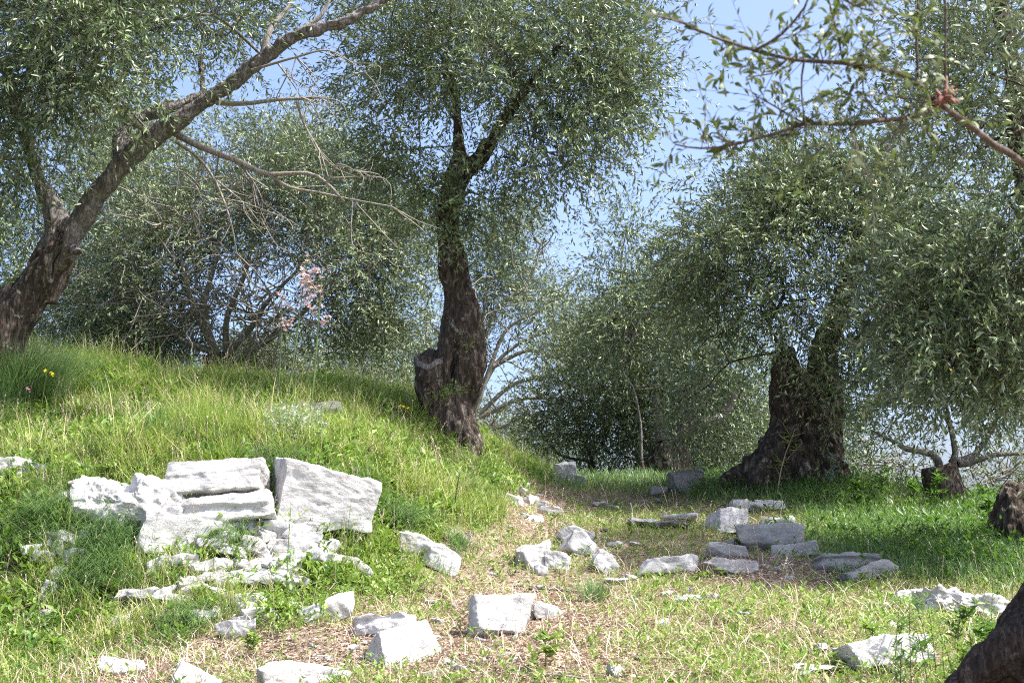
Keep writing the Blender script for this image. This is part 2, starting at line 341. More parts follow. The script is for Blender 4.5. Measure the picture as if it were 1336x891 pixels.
def gnarl(name, tubes, mat, off, voxel=.02, amp=.04, seed=0, twist=1.2, hollows=()):
    """union of tubes, remeshed, then carved with furrows that spiral up the wood"""
    me = tubes.mesh(name, [mat], off)
    o = bpy.data.objects.new('tmp', me); COL.objects.link(o)
    md = o.modifiers.new('r', 'REMESH'); md.mode = 'VOXEL'; md.voxel_size = voxel; md.use_smooth_shade = True
    sm = o.modifiers.new('s', 'SMOOTH'); sm.iterations = 4; sm.factor = .6
    dg = bpy.context.evaluated_depsgraph_get(); me2 = bpy.data.meshes.new_from_object(o.evaluated_get(dg))
    bpy.data.objects.remove(o); me2.name = name
    n = len(me2.vertices); V = np.empty(n * 3, np.float32); me2.vertices.foreach_get('co', V); V = V.reshape(-1, 3).astype(float)
    Nn = np.empty(n * 3, np.float32); me2.vertices.foreach_get('normal', Nn); Nn = Nn.reshape(-1, 3)
    th = V[:, 2] * twist; c, s_ = np.cos(th), np.sin(th)
    W = np.stack([V[:, 0] * c - V[:, 1] * s_, V[:, 0] * s_ + V[:, 1] * c, V[:, 2] * .22], -1)
    ridge = 1 - 2.2 * np.abs(fbm(W * 5.5 + seed, 3, seed)); fine = 1 - 2 * np.abs(fbm(W * 17 + seed, 3, seed + 5)); big = fbm(V * 2.6 + seed, 2, seed + 9)
    chip = fbm(V * 26, 2, seed + 3)
    D = amp * (1.0 * ridge - 1.15 + .45 * fine + 1.0 * big + .22 * chip)
    V2 = V + Nn * D[:, None]
    for (hc, hr, depth) in hollows:        # (centre in world, radii, depth)
        q = (V + np.asarray(off) - np.asarray(hc)) / np.asarray(hr); w = np.exp(-(q ** 2).sum(-1) * 1.6); V2 -= Nn * (w * depth)[:, None]
    me2.vertices.foreach_set('co', V2.astype(np.float32).ravel())
    me2.polygons.foreach_set('use_smooth', np.ones(len(me2.polygons), bool)); me2.update()
    me2.materials.clear(); me2.materials.append(mat)
    return me2

# ------------------------------------------------------------------ foliage
def leaves_mesh(name, base, d, nrm, L, W, mat, off, tint, fold=.25):
    """pointed leaves with a folded midrib: 4 vertices, 2 faces each"""
    n = len(base); side = norm(np.cross(d, nrm)); nn = np.cross(side, d)
    L = L[:, None]; W = W[:, None]
    mid = base + d * L * .48
    V = np.stack([base, mid + side * W * .5 + nn * W * fold, base + d * L - nn * L * .06, mid - side * W * .5 + nn * W * fold], 1)
    i = np.arange(n) * 4
    T = np.stack([np.stack([i, i + 1, i + 2], 1), np.stack([i, i + 2, i + 3], 1)], 1).reshape(-1, 3)
    return mk_mesh(name, V.reshape(-1, 3) - np.asarray(off), tris=T, mats=[mat], tint=np.repeat(tint, 4), smooth=False)
def twigs(rng, S, D, L, droop=.25, rows=4):
    n = len(S); t = np.linspace(0, 1, rows)[None, :, None]
    bend = rng.normal(0, .16, (n, 3)); bend[:, 2] -= droop
    return S[:, None] + D[:, None] * L[:, None, None] * t + bend[:, None] * L[:, None, None] * t ** 2
def twig_tubes(Pt, r0, off, name, mat):
    n, k, _ = Pt.shape; T = norm(np.gradient(Pt, axis=1)); a = np.array([.3, .2, 1.]); N = norm(np.cross(T, a)); B = np.cross(T, N)
    rr = (r0 * np.linspace(1, .35, k))[None, :, None] if np.isscalar(r0) else r0[:, None, None] * np.linspace(1, .35, k)[None, :, None]
    R = [Pt + rr * (N * math.cos(q) + B * math.sin(q)) for q in (0, 2.094, 4.189)]
    V = np.stack(R, 2).reshape(-1, 3); i0 = (np.arange(n) * k * 3)[:, None, None] + (np.arange(k - 1) * 3)[None, :, None]
    j = np.arange(3)[None, None]; j2 = (j + 1) % 3
    Q = np.stack([i0 + j, i0 + j2, i0 + 3 + j2, i0 + 3 + j], -1).reshape(-1, 4)
    return mk_mesh(name, V - np.asarray(off), quads=Q, mats=[mat])
def leaf_arrays(rng, Pt, per, ll, lw, spread=.75):
    n, k, _ = Pt.shape
    t = np.linspace(.12, 1, per)[None] + rng.uniform(-.03, .03, (n, per)); t = np.clip(t, 0, 1) * (k - 1); i = np.minimum(t.astype(int), k - 2); f = (t - i)[..., None]
    A = np.take_along_axis(Pt, i[..., None].repeat(3, -1), 1); Bq = np.take_along_axis(Pt, (i + 1)[..., None].repeat(3, -1), 1)
    base = A + (Bq - A) * f; T = norm(Bq - A)
    ph = rng.uniform(0, 6.28, (n, 1)) + np.arange(per)[None] * (np.pi * .5 + .0) + (np.arange(per)[None] % 2) * np.pi * .5 + rng.normal(0, .35, (n, per))
    a = np.array([.31, .17, .93]); N = norm(np.cross(T, a)); B = np.cross(T, N)
    side = N * np.cos(ph)[..., None] + B * np.sin(ph)[..., None]
    sp = (spread + rng.normal(0, .2, (n, per)))[..., None]
    d = norm(T * np.cos(sp) + side * np.sin(sp) + rng.normal(0, .10, (n, per, 3)))
    up = norm(np.array([0, 0, .8]) + rng.normal(0, .55, (n, per, 3)) + T * .6)
    L = rng.uniform(*ll, (n, per)); W = L * rng.uniform(lw * .85, lw * 1.2, (n, per))
    return base.reshape(-1, 3), d.reshape(-1, 3), up.reshape(-1, 3), L.ravel(), W.ravel()
def lobe_points(rng, lobes, ncl, sep=.0):
    """clump centres spread through measured crown lobes (u, v, depth, ru px, rv px, rd m, weight)"""
    w = np.array([l[6] * l[3] * l[4] for l in lobes], float); w /= w.sum(); out = []
    tries = 0
    while len(out) < ncl and tries < ncl * 60:
        tries += 1
        k = rng.choice(len(lobes), p=w); u, v, d, ru, rv, rd, _ = lobes[k]
        q = rng.normal(0, 1, 3); q /= np.linalg.norm(q); q *= rng.uniform(.12, 1.28) ** .42
        p = P(u + q[0] * ru, v - q[1] * rv, d + q[2] * rd)
        if sep and out:
            if np.min(np.linalg.norm(np.array(out) - p, axis=1)) < sep: continue
        if ru > 50 and fbm(p[None] * 1.25 + 7.7, 2, 55)[0] < rng.uniform(-.32, .06): continue
        if p[2] < tz(p[0], p[1]) + .15 and p[1] < 24: continue
        out.append(p)
    return np.array(out)
def grow(rng, attach, pts, wob=.12, r_tip=.004, expo=2.3, base_r=None):
    """join every clump to the nearest grown wood; radii from the number of clumps carried"""
    nodes = [np.asarray(a, float) for a in attach]; cost = [0.0] * len(nodes); par = [-1] * len(nodes)
    A = np.array(nodes); order = np.argsort([np.min(np.linalg.norm(A - p, axis=1)) for p in pts]); cl = {}
    for oi in order:
        p = pts[oi]; NA = np.array(nodes); d = np.linalg.norm(NA - p, axis=1)
        k = int(np.argmin(d + .45 * np.array(cost)))
        a = nodes[k]; L = np.linalg.norm(p - a); m = max(1, int(L / .35)); prev = k
        w = rng.normal(0, wob * min(L, 1.2), 3)
        for j in range(1, m + 1):
            t = j / m; q = a + (p - a) * t + w * math.sin(math.pi * t) * .8 + np.array([0, 0, -.10 * L]) * math.sin(math.pi * t)
            if j < m: q = q + rng.normal(0, .018, 3)
            nodes.append(q); par.append(prev); cost.append(cost[prev] + L / m); prev = len(nodes) - 1
        cl[oi] = prev
    cnt = np.zeros(len(nodes))
    for e in cl.values():
        k = e
        while k >= 0: cnt[k] += 1; k = par[k]
    rad = r_tip * np.maximum(cnt, 1) ** (1 / expo)
    return np.array(nodes), np.array(par), rad, cl
def grow_tubes(tb, nodes, par, rad, n_att, seg=6):
    kids = {}
    for i, p in enumerate(par): kids.setdefault(p, []).append(i)
    done = set(); starts = [(par[i], i) for i in range(n_att, len(nodes)) if par[i] < n_att]
    st = list(starts)
    while st:
        p, i = st.pop(); chain = [p, i]; 
        while True:
            ks = kids.get(chain[-1], [])
            if not ks: break
            ks = sorted(ks, key=lambda q: -rad[q]); chain.append(ks[0])
            for q in ks[1:]: st.append((chain[-2], q))
        r = rad[chain].copy(); r[0] = r[1]
        tb.add(nodes[chain], r, 7 if r[0] > .02 else 5, step=.12, cap=False)
def crown(rng, root, off, lobes, ncl, twigs_per, per, attach, ll=(.042, .066), lw=.27, tw=(.22, .48), cr=.30, mat=None, twmat=None, brmat=None, sep=.0, droop=.25, out_w=.8, up_w=.25, spread=.75, r_tip=.0045, keep=None, jit=.5, split=True):
    pts = lobe_points(rng, lobes, ncl, sep)
    if keep is not None: pts = np.array([p for p in pts if keep(p)])
    nodes, par, rad, cl = grow(rng, attach, pts, r_tip=r_tip)
    tb = Tubes(); grow_tubes(tb, nodes, par, rad, len(attach))
    if tb.V: obj('limbs', tb.mesh('limbs', [brmat], off), root)
    C = np.array([nodes[cl[i]] for i in range(len(pts))]); Pn = np.array([nodes[par[cl[i]]] for i in range(len(pts))])
    outw = norm(C - Pn); ctr = C.mean(0)
    n = len(C) * twigs_per; idx = np.repeat(np.arange(len(C)), twigs_per)
    size = rng.uniform(.7, 1.3, len(C))
    S = C[idx] + rng.normal(0, cr * .45, (n, 3)) * size[idx][:, None]
    rel = norm(S - C[idx])
    D = norm(outw[idx] * out_w * .6 + norm(C - ctr)[idx] * out_w * .5 + rel * .8 + rng.normal(0, jit, (n, 3)) + np.array([0, 0, up_w]))
    L = rng.uniform(*tw, n)
    Pt = twigs(rng, S, D, L, droop)
    obj('twigs', twig_tubes(Pt, .0017, off, 'twigs', twmat), root)
    b, d, up, LL, W = leaf_arrays(rng, Pt, per, ll, lw, spread)
    ti = np.clip(rng.normal(.52, .24, len(b)) + np.repeat(rng.normal(0, .12, n), per), 0, .97); ti[rng.random(len(b)) < .0025] = 1
    keepm = rng.random(len(b)) > .08
    obj('foliage', leaves_mesh('foliage', b[keepm], d[keepm], up[keepm], LL[keepm], W[keepm], mat, off, ti[keepm]), root)
    return nodes, rad

def leaves_fine(name, base, d, nrm, L, W, mat, off, tint):
    """lance shaped leaves for close branches: seven vertices, gently arched"""
    side = norm(np.cross(d, nrm)); nn = np.cross(side, d); L = L[:, None]; W = W[:, None]; rows = [base]
    for t, w in ((.22, .62), (.52, 1.0), (.8, .6)):
        c = base + d * L * t + nn * L * (.10 * t * (1 - t) * 4 - .12 * t * t)
        rows += [c - side * W * w * .5 + nn * W * .12, c + side * W * w * .5 + nn * W * .12]
    rows.append(base + d * L - nn * L * .12); V = np.stack(rows, 1); i = np.arange(len(base)) * 8
    T = np.stack([np.stack([i, i + 1, i + 2], 1), np.stack([i + 5, i + 7, i + 6], 1)], 1).reshape(-1, 3)
    Q = np.concatenate([np.stack([i + 1, i + 3, i + 4, i + 2], 1), np.stack([i + 3, i + 5, i + 6, i + 4], 1)])
    return mk_mesh(name, V.reshape(-1, 3) - np.asarray(off), quads=Q, tris=T, mats=[mat], tint=np.repeat(tint, 8))

# ------------------------------------------------------------------ olive trees
def PP(*a): return [P(*q) for q in a]
def tree_root(label, base, group=None, name='olive_tree'): return thing(name, label, 'olive tree', base, group)
GR_BACK = 'olive trees growing beyond the crest'

def leaning_tree():
    rng = np.random.default_rng(11); off = P(15, 440, 13.2); off[2] = tz(off[0], off[1])
    root = tree_root('leaning olive tree with hollow split trunk on the left bank', off)
    tb = Tubes(); d = 13.2
    main = PP((-10, 480, 13.2), (0, 440, 13.2), (32, 395, 13.2), (64, 350, 13.1), (92, 310, 13.05), (125, 260, 13), (160, 215, 12.9), (200, 178, 12.8), (245, 150, 12.7), (300, 110, 12.6), (345, 75, 12.5), (385, 48, 12.4), (450, 28, 12.3), (500, 0, 12.3), (560, -50, 12.3))
    tb.add(main, [.29, .24, .19, .155, .122, .104, .096, .09, .082, .074, .068, .066, .06, .05, .04], 20, .06)
    tb.add(PP((45, 385, 13.3), (70, 340, 13.3), (78, 300, 13.3), (66, 265, 13.3), (52, 235, 13.3), (40, 205, 13.3), (25, 150, 13.4), (5, 80, 13.4)), [.24, .20, .13, .095, .08, .07, .06, .05], 16, .06)
    tb.add(PP((-30, 470, 13.5), (0, 420, 13.4), (30, 390, 13.3)), [.34, .3, .2], 16, .06)
    tb.add(PP((95, 325, 12.95), (103, 330, 12.8)), [.06, .045], 10, .05)
    tb.add(PP((160, 212, 12.9), (157, 185, 13), (172, 160, 13.1), (215, 142, 13.2), (262, 122, 13.3), (262, 90, 13.4), (265, 40, 13.5)), [.085, .085, .08, .075, .06, .04, .03], 14, .06)
    me = gnarl('trunk', tb, M_BARK_DARK, off, .018, .026, 3, .8, [(P(70, 310, 12.9), (.06, .3, .38), .16), (P(70, 335, 12.85), (.05, .3, .22), .10)])
    # the upper limb is smoother and paler than the old base
    me.materials.append(M_BARK_GREY); n = len(me.polygons); c = np.empty(n * 3, np.float32); me.polygons.foreach_get('center', c); c = c.reshape(-1, 3) + off
    u, v = to_px(c); q = fbm(c * 4, 3, 2)
    me.polygons.foreach_set('material_index', ((v + q * 60 < 330 + (u - 60) * .1) & (u > 52)).astype(np.int32)); me.update()
    obj('trunk', me, root)
    # dead hanging branches, bare and pale
    db = Tubes()
    B = [([(222, 172, 12.8), (260, 190, 12.7), (310, 212, 12.6), (350, 226, 12.5), (400, 226, 12.4), (425, 238, 12.3), (450, 262, 12.2)], .034),
         ([(232, 184, 12.7), (262, 205, 12.6), (285, 240, 12.5), (300, 290, 12.4), (308, 330, 12.4)], .018),
         ([(285, 238, 12.5), (320, 262, 12.4), (335, 290, 12.4)], .011), ([(262, 205, 12.6), (256, 240, 12.6), (250, 270, 12.6)], .010),
         ([(284, 134, 12.6), (320, 133, 12.5), (360, 132, 12.4), (400, 130, 12.3), (415, 128, 12.2)], .026),
         ([(386, 132, 12.3), (396, 165, 12.3), (418, 200, 12.3), (428, 235, 12.3)], .015),
         ([(350, 226, 12.5), (375, 245, 12.5), (410, 250, 12.4), (460, 262, 12.3), (510, 270, 12.3)], .016),
         ([(425, 238, 12.3), (440, 215, 12.2), (462, 222, 12.2)], .010), ([(310, 212, 12.6), (330, 235, 12.6), (345, 262, 12.6), (340, 280, 12.6)], .010),
         ([(360, 78, 12.4), (375, 100, 12.3), (395, 125, 12.2)], .011), ([(330, 92, 12.4), (385, 72, 12.2), (430, 64, 12.1), (470, 90, 12.0)], .014),
         ([(395, 45, 12.4), (420, 20, 12.4), (440, -20, 12.4)], .03), ([(345, 72, 12.5), (355, 40, 12.5), (380, 5, 12.6), (390, -30, 12.6)], .035)]
    for pth, r in B:
        pp = PP(*pth); pp = [np.array(q) + rng.normal(0, .012, 3) for q in pp]
        db.add(pp, np.linspace(r, r * .3, len(pp)), 7, .08, cap=False)
        if r < .03:
            for _ in range(7):
                k = rng.integers(1, len(pp)); s = pp[k]; e1 = s + np.array([rng.normal(.08, .12), rng.normal(0, .08), rng.normal(-.08, .12)]); e2 = e1 + np.array([rng.normal(.08, .10), rng.normal(0, .08), rng.normal(-.06, .12)])
                db.add([s, e1, e2], [.006, .004, .0018], 4, .06, cap=False)
    obj('dead_branch', db.mesh('dead_branch', [M_TWIG], off), root)
    att = list(main[6:]) + [P(40, 205, 13.3), P(25, 150, 13.4), P(5, 80, 13.4), P(262, 90, 13.4), P(265, 40, 13.5), P(390, -30, 12.6), P(440, -20, 12.4)]
    LIMB = np.array([(92, 310), (125, 260), (160, 215), (200, 178), (245, 150), (300, 110), (345, 75), (385, 48), (450, 28)], float)
    def off_limb(p):
        u, v = to_px(p); k = np.linspace(0, 8, 60); q = np.stack([np.interp(k, range(9), LIMB[:, 0]), np.interp(k, range(9), LIMB[:, 1])], 1)
        near = np.min(np.hypot(q[:, 0] - u, q[:, 1] - v))
        return not (p[1] < 13.6 and (near < 42 or (28 < u < 200 and v > 190) or (25 < u < 85 and v > 130)))
    lobes = [(50, 20, 12.2, 160, 95, 1.2, 1.1), (10, 150, 11.8, 105, 75, .9, .9), (110, 130, 12.6, 75, 60, .7, .7), (150, 50, 11.9, 85, 70, 1.0, 1.1), (-30, 220, 12.6, 70, 60, .6, .8), (280, 10, 14.0, 90, 45, .8, .8), (270, 5, 12.0, 60, 22, .5, .6),
             (100, -90, 12.5, 260, 90, 1.5, .5), (400, -30, 13.3, 80, 45, .7, .6), (205, 128, 13.6, 32, 18, .3, .5), (-120, 60, 12, 120, 160, 1.2, .4)]
    crown(rng, root, off, lobes, 222, 22, 15, att, ll=(.05, .080), lw=.28, tw=(.25, .5), cr=.34, mat=M_LEAF_DEEP, twmat=M_TWIG_DARK, brmat=M_BARK_GREY, droop=.35, up_w=.0, keep=off_limb)
leaning_tree()

def centre_tree():
    rng = np.random.default_rng(12); d = 15; off = P(582, 555, d); off[2] = tz(off[0], off[1])
    root = tree_root('upright dark olive tree with cut stub at the centre of the bank', off)
    tb = Tubes()
    main = PP((584, 590, d), (582, 545, d), (580, 510, d), (596, 470, d), (602, 430, d), (600, 390, d), (590, 350, d), (586, 310, d), (588, 270, d), (598, 225, d), (599, 190, d), (594, 150, d), (588, 100, d + .1), (560, 40, d + .2), (545, -40, d + .3))
    tb.add(main, [.32, .28, .25, .24, .205, .175, .16, .145, .135, .11, .09, .07, .05, .035, .025], 22, .06)
    tb.add(PP((572, 580, d - .05), (568, 540, d - .1), (562, 505, d - .14), (560, 488, d - .16)), [.20, .185, .165, .15], 18, .05)
    tb.add(PP((592, 560, d), (610, 510, d), (617, 465, d - .05), (614, 420, d), (608, 370, d), (600, 330, d)), [.12, .13, .125, .12, .10, .06], 14, .05)
    tb.add(PP((606, 222, d), (622, 208, d), (636, 190, d - .1), (655, 160, d - .2), (690, 110, d - .3), (730, 60, d - .4)), [.085, .085, .085, .06, .05, .035], 14, .05)
    tb.add(PP((592, 530, d), (602, 558, d - .1), (610, 585, d - .15), (612, 605, d - .15)), [.19, .20, .19, .17], 16, .05)
    tb.add(PP((572, 530, d), (560, 560, d - .1), (552, 590, d - .12)), [.19, .20, .20], 16, .05)
    tb.add(PP((560, 545, d), (530, 575, d - .3)), [.14, .05], 12, .05)
    me = gnarl('trunk', tb, M_BARK_DARK, off, .016, .046, 8, 1.3, [(P(592, 475, d - .26), (.045, .3, .30), .14), (P(556, 468, d - .15), (.10, .10, .09), -.0)])
    obj('trunk', me, root)
    # stub: pale sawn rim around a hollow
    st = Tubes(); c = P(560, 468, d - .16)
    a = np.linspace(0, 2 * np.pi, 25)[:-1]; ring = []
    for r, z in ((.150, -.17), (.165, -.03), (.160, .02), (.138, .03), (.10, -.02), (.085, -.14), (.03, -.22)):
        rr = r * (1 + .14 * np.sin(3 * a + 1) + .07 * np.sin(7 * a)); ring.append(np.stack([c[0] + rr * np.cos(a), c[1] + rr * np.sin(a), c[2] + z + .02 * np.cos(a) + .016 * np.sin(5 * a) + .09 * np.sin(a)], 1))
    V = np.concatenate(ring); k = 24; i = np.arange(6)[:, None] * k; j = np.arange(k)[None]; j2 = (j + 1) % k
    Q = np.stack([i + j, i + j2, i + k + j2, i + k + j], -1).reshape(-1, 4)
    obj('cut_stub', mk_mesh('cut_stub', V - off, quads=Q, mats=[M_BARK_DARK, M_BARK_GREY], midx=np.repeat([0, 1, 1, 0, 0, 0], k)), root)
    att = list(main[8:]) + PP((636, 190, d - .1), (655, 160, d - .2), (690, 110, d - .3), (730, 60, d - .4))
    lobes = [(640, 60, 14.9, 120, 110, 1.5, 1), (755, 85, 14.6, 92, 110, 1.2, 1.15), (750, 192, 14.6, 64, 44, .8, 1.2), (690, 190, 14.4, 60, 50, .6, .9), (540, 60, 15, 85, 80, 1.1, .9), (500, 150, 15, 55, 45, .6, .6),
             (800, 125, 14.5, 58, 75, .7, .9), (650, -50, 15, 230, 70, 1.6, .8), (592, 255, 14.5, 42, 26, .35, 2.2), (535, 215, 14.8, 44, 34, .4, 1.1), (485, 215, 15, 40, 30, .4, .6), (640, 270, 14.7, 22, 26, .25, .8), (700, 150, 14.3, 100, 70, .8, .8), (470, 30, 15, 40, 50, .6, .5)]
    crown(rng, root, off, lobes, 238, 22, 15, att, ll=(.052, .082), lw=.28, tw=(.25, .52), cr=.33, mat=M_LEAF, twmat=M_TWIG_DARK, brmat=M_BARK_GREY, droop=.2, up_w=.15, keep=lambda p: not (572 < to_px(p)[0] < 650 and 130 < to_px(p)[1] < 215 and p[1] < 15.3))
    # small suckers and leaves on the trunk
    rs = np.random.default_rng(3)
    for (u, v) in ((612, 448), (588, 508), (600, 515), (575, 520), (592, 300), (598, 285)):
        S = []; D = []
        for _ in range(9): S.append(P(u + rs.normal(0, 5), v + rs.normal(0, 4), d - .30)); D.append(norm(np.array([rs.normal(0, .7), -.6, rs.uniform(0, .8)])))
        Pt = twigs(rs, np.array(S), np.array(D), rs.uniform(.06, .16, len(S)), .1); b, dd, up, LL, W = leaf_arrays(rs, Pt, 6, (.025, .045), .34)
        obj('shoot_foliage', leaves_mesh('shoot_foliage', b, dd, up, LL, W, M_WEED, off, rs.uniform(.2, .9, len(b))), root)
centre_tree()

def big_right_tree():
    rng = np.random.default_rng(13); d = 16; off = P(1035, 622, d); off[2] = tz(off[0], off[1])
    root = tree_root('massive old olive with furrowed flaring trunk on the right', off)
    tb = Tubes()
    tb.add(PP((1030, 650, d), (1032, 615, d), (1036, 585, d), (1034, 550, d), (1026, 515, d), (1023, 480, d), (1021, 455, d)), [.52, .42, .34, .25, .19, .14, .11], 26, .06)
    tb.add(PP((1060, 640, d + .1), (1064, 590, d + .1), (1068, 545, d + .1), (1076, 510, d + .1), (1074, 470, d), (1090, 410, d), (1115, 340, d), (1130, 260, d)), [.38, .34, .28, .2, .16, .12, .09, .06], 22, .06)
    tb.add(PP((1046, 620, d), (1048, 560, d), (1050, 500, d), (1052, 488, d)), [.4, .32, .22, .14], 20, .06)
    for (u, v, dd, r) in ((955, 640, -.2, .09), (985, 640, -.5, .08), (1105, 650, -.3, .10), (1050, 655, -.5, .08)):
        tb.add(PP((1035, 570, d - .1), ((1035 + u) / 2 + 4, 606, d + dd * .6), (u, v - 8, d + dd), (u + (u - 1035) * .12, v + 12, d + dd)), [.26, .22, r * 1.3, .05], 14, .05)
    me = gnarl('trunk', tb, M_BARK_DARK, off, .024, .055, 15, 1.4, [(P(1032, 575, d - .42), (.07, .3, .30), .16), (P(1052, 565, d - .36), (.06, .3, .16), .16), (P(1010, 600, d - .4), (.05, .3, .2), .12)])
    obj('trunk', me, root)
    att = PP((1023, 480, d), (1074, 470, d), (1090, 410, d), (1115, 340, d), (1130, 260, d), (1021, 458, d))
    lobes = [(1010, 330, 15.6, 105, 120, 1.3, 1.1), (1110, 350, 14.8, 120, 130, 1.3, 1.15), (930, 370, 16, 55, 90, .8, .85), (990, 240, 15.8, 70, 50, .8, .9), (1090, 240, 15.5, 100, 60, 1, .9), (960, 450, 15.6, 60, 55, .7, .8),
             (1200, 300, 15.0, 100, 100, 1.2, .9), (1140, 450, 14.6, 60, 45, .7, 1), (1000, 410, 14.9, 60, 30, .6, .7), (925, 540, 16.5, 40, 40, .5, .5), (1100, 500, 15.2, 16, 30, .3, .3), (1045, 405, 15.2, 48, 20, .5, 2.0), (1100, 440, 15.2, 30, 30, .4, 1.5)]
    crown(rng, root, off, lobes, 255, 22, 15, att, ll=(.05, .080), lw=.28, tw=(.25, .5), cr=.36, mat=M_LEAF, twmat=M_TWIG_DARK, brmat=M_BARK_DARK, droop=.3, up_w=.1, keep=lambda p: not (985 < to_px(p)[0] < 1092 and to_px(p)[1] > 425 and p[1] < 16.8))
big_right_tree()

def far_right_tree():
    """tall tree whose trunk stands just past the right edge; its skirt of leaves hangs into the view"""
    rng = np.random.default_rng(14); d = 11.6; off = P(1440, 700, d); off[2] = tz(off[0], off[1])
    root = tree_root('tall dark olive at the right edge, skirts of leaves hanging low', off)
    tb = Tubes(); main = PP((1445, 740, d), (1440, 690, d), (1425, 600, d), (1400, 480, d), (1372, 360, d), (1345, 240, d), (1330, 160, d), (1315, 60, d), (1290, -60, d))
    tb.add(main, [.36, .3, .24, .2, .16, .13, .10, .08, .05], 18, .06)
    obj('trunk', gnarl('trunk', tb, M_BARK_DARK, off, .024, .04, 21, 1.0), root)
    lobes = [(1270, 330, 10.9, 90, 90, .9, 1.1), (1290, 450, 10.7, 80, 80, .8, 1.1), (1210, 420, 11.2, 60, 80, .7, .95), (1360, 380, 10.6, 90, 150, 1, 1), (1270, 130, 11.8, 70, 110, .9, .75), (1250, 10, 12.0, 60, 70, .8, .5),
             (1340, 60, 11.4, 70, 110, .9, 1), (1235, 490, 11.0, 60, 35, .5, .8), (1320, 510, 10.8, 50, 35, .5, .9), (1440, 160, 11, 80, 140, 1.0, .4), (1190, 240, 12, 40, 60, .5, .45)]
    crown(rng, root, off, lobes, 180, 22, 15, list(main[3:]), ll=(.05, .080), lw=.28, tw=(.25, .5), cr=.33, mat=M_LEAF, twmat=M_TWIG_DARK, brmat=M_BARK_DARK, droop=.25, up_w=.05, keep=lambda p: to_px(p)[1] < 490 - max(0, 1240 - to_px(p)[0]) * .3)
far_right_tree()

def background_tree(label, base, limbs, lobes, ncl, tp, per, seed, mat=M_LEAF, trunk_r=.25, ll=(.06, .09), lw=.28, bark=M_BARK_GREY, cr=.4, extra=None, group=GR_BACK, tangle=0, brmat=None, lr=.38, **kw):
    rng = np.random.default_rng(seed); off = np.array(P(*base)); off[2] = tz(off[0], off[1]) if off[1] < 32 else float(terr(off[0], off[1]))
    root = tree_root(label, off, group); tb = Tubes(); att = []
    top = P(limbs[0][0][0], limbs[0][0][1], limbs[0][0][2])
    tb.add([off - [0, 0, .3], off + [0, 0, .02], (off + top) / 2 + [.02, 0, 0], top], [trunk_r * 1.25, trunk_r * 1.1, trunk_r, trunk_r * .85], 16, .08)
    lb = Tubes()
    for pth in limbs:
        pp = PP(*pth); r0 = trunk_r * lr; rr = np.linspace(r0, r0 * .35, len(pp)); pp2 = [q + rng.normal(0, .03, 3) for q in pp]; pp2[0] = pp[0]
        lb.add(pp2, rr, 8, .12, cap=False); att += pp2[1:]
    obj('trunk', gnarl('trunk', tb, M_BARK_DARK, off, .03, .04, seed, 1.0), root)
    obj('limb', lb.mesh('limb', [bark], off), root)
    if tangle:
        tg = Tubes()
        for _ in range(tangle):
            k = rng.integers(0, len(att)); s = att[k] + rng.normal(0, .12, 3) - np.array([0, .5, 0]); p = [s]; dr = norm(np.array([rng.normal(0, 1), rng.normal(-.6, .5), rng.normal(.15, .6)]))
            for q in range(4): dr = norm(dr + rng.normal(0, .35, 3)); p.append(p[-1] + dr * rng.uniform(.12, .35))
            tg.add(p, np.linspace(.014, .005, 5), 4, .12, cap=False)
        obj('dead_branch', tg.mesh('dead_branch', [M_TWIG], off), root)
    crown(rng, root, off, lobes, ncl, tp, per, att, ll=ll, lw=lw, tw=(.3, .6), cr=cr, mat=mat, twmat=M_TWIG_DARK, brmat=brmat or M_BARK_GREY, **kw)

background_tree('broad olive with a tangle of bare grey limbs over a black stump', (292, 490, 21),
    [[(285, 462, 21), (262, 420, 20.8), (240, 370, 20.6), (232, 300, 20.6)], [(280, 455, 21), (270, 400, 21), (285, 330, 21), (290, 260, 21)], [(300, 460, 21), (335, 420, 20.8), (352, 390, 20.6), (400, 340, 20.6)], [(310, 470, 21), (345, 452, 20.8), (375, 425, 20.6), (430, 380, 20.4), (480, 350, 20.4)], [(295, 458, 21), (300, 410, 20.8), (322, 350, 20.6), (335, 280, 20.6)], [(280, 460, 21), (230, 440, 21), (190, 400, 21), (160, 360, 21)]],
    [(300, 260, 21, 130, 110, 1.6, 1), (420, 250, 21, 110, 90, 1.4, 1), (460, 360, 20.5, 85, 80, 1.2, 1.1), (510, 380, 20.8, 55, 75, .9, 1), (190, 300, 21.2, 90, 110, 1.3, 1), (150, 400, 21.5, 60, 60, 1, .8), (350, 200, 21.5, 120, 50, 1.2, .8), (420, 430, 20.8, 90, 40, .8, .8), (180, 430, 21, 60, 35, .8, .6), (230, 390, 22, 70, 60, .8, .8), (510, 300, 21, 45, 60, .8, .8)],
    400, 22, 14, 31, keep=lambda p: not (215 < to_px(p)[0] < 400 and 330 < to_px(p)[1] < 480 and p[1] < 21.2), mat=M_LEAF_PALE, trunk_r=.27, ll=(.06, .088), tangle=260, up_w=.2, group=None, brmat=M_TWIG, bark=M_TWIG, lr=.2)
background_tree('dense olive behind the leaning trunk at the left edge', (-20, 470, 24),
    [[(-10, 440, 24), (10, 380, 24), (40, 300, 24)], [(-20, 440, 24), (-60, 350, 24)], [(-8, 445, 24), (60, 380, 24), (110, 300, 24)]],
    [(20, 330, 24, 100, 90, 1.6, 1), (70, 220, 24, 95, 90, 1.5, 1), (160, 190, 24, 60, 60, 1.2, .9), (150, 330, 24, 60, 60, 1, .8), (-60, 300, 24, 80, 120, 1.5, .8), (130, 260, 24.5, 60, 80, 1, .8), (110, 430, 23.5, 60, 38, .8, .7)], 250, 20, 13, 32, ll=(.065, .095), trunk_r=.22)
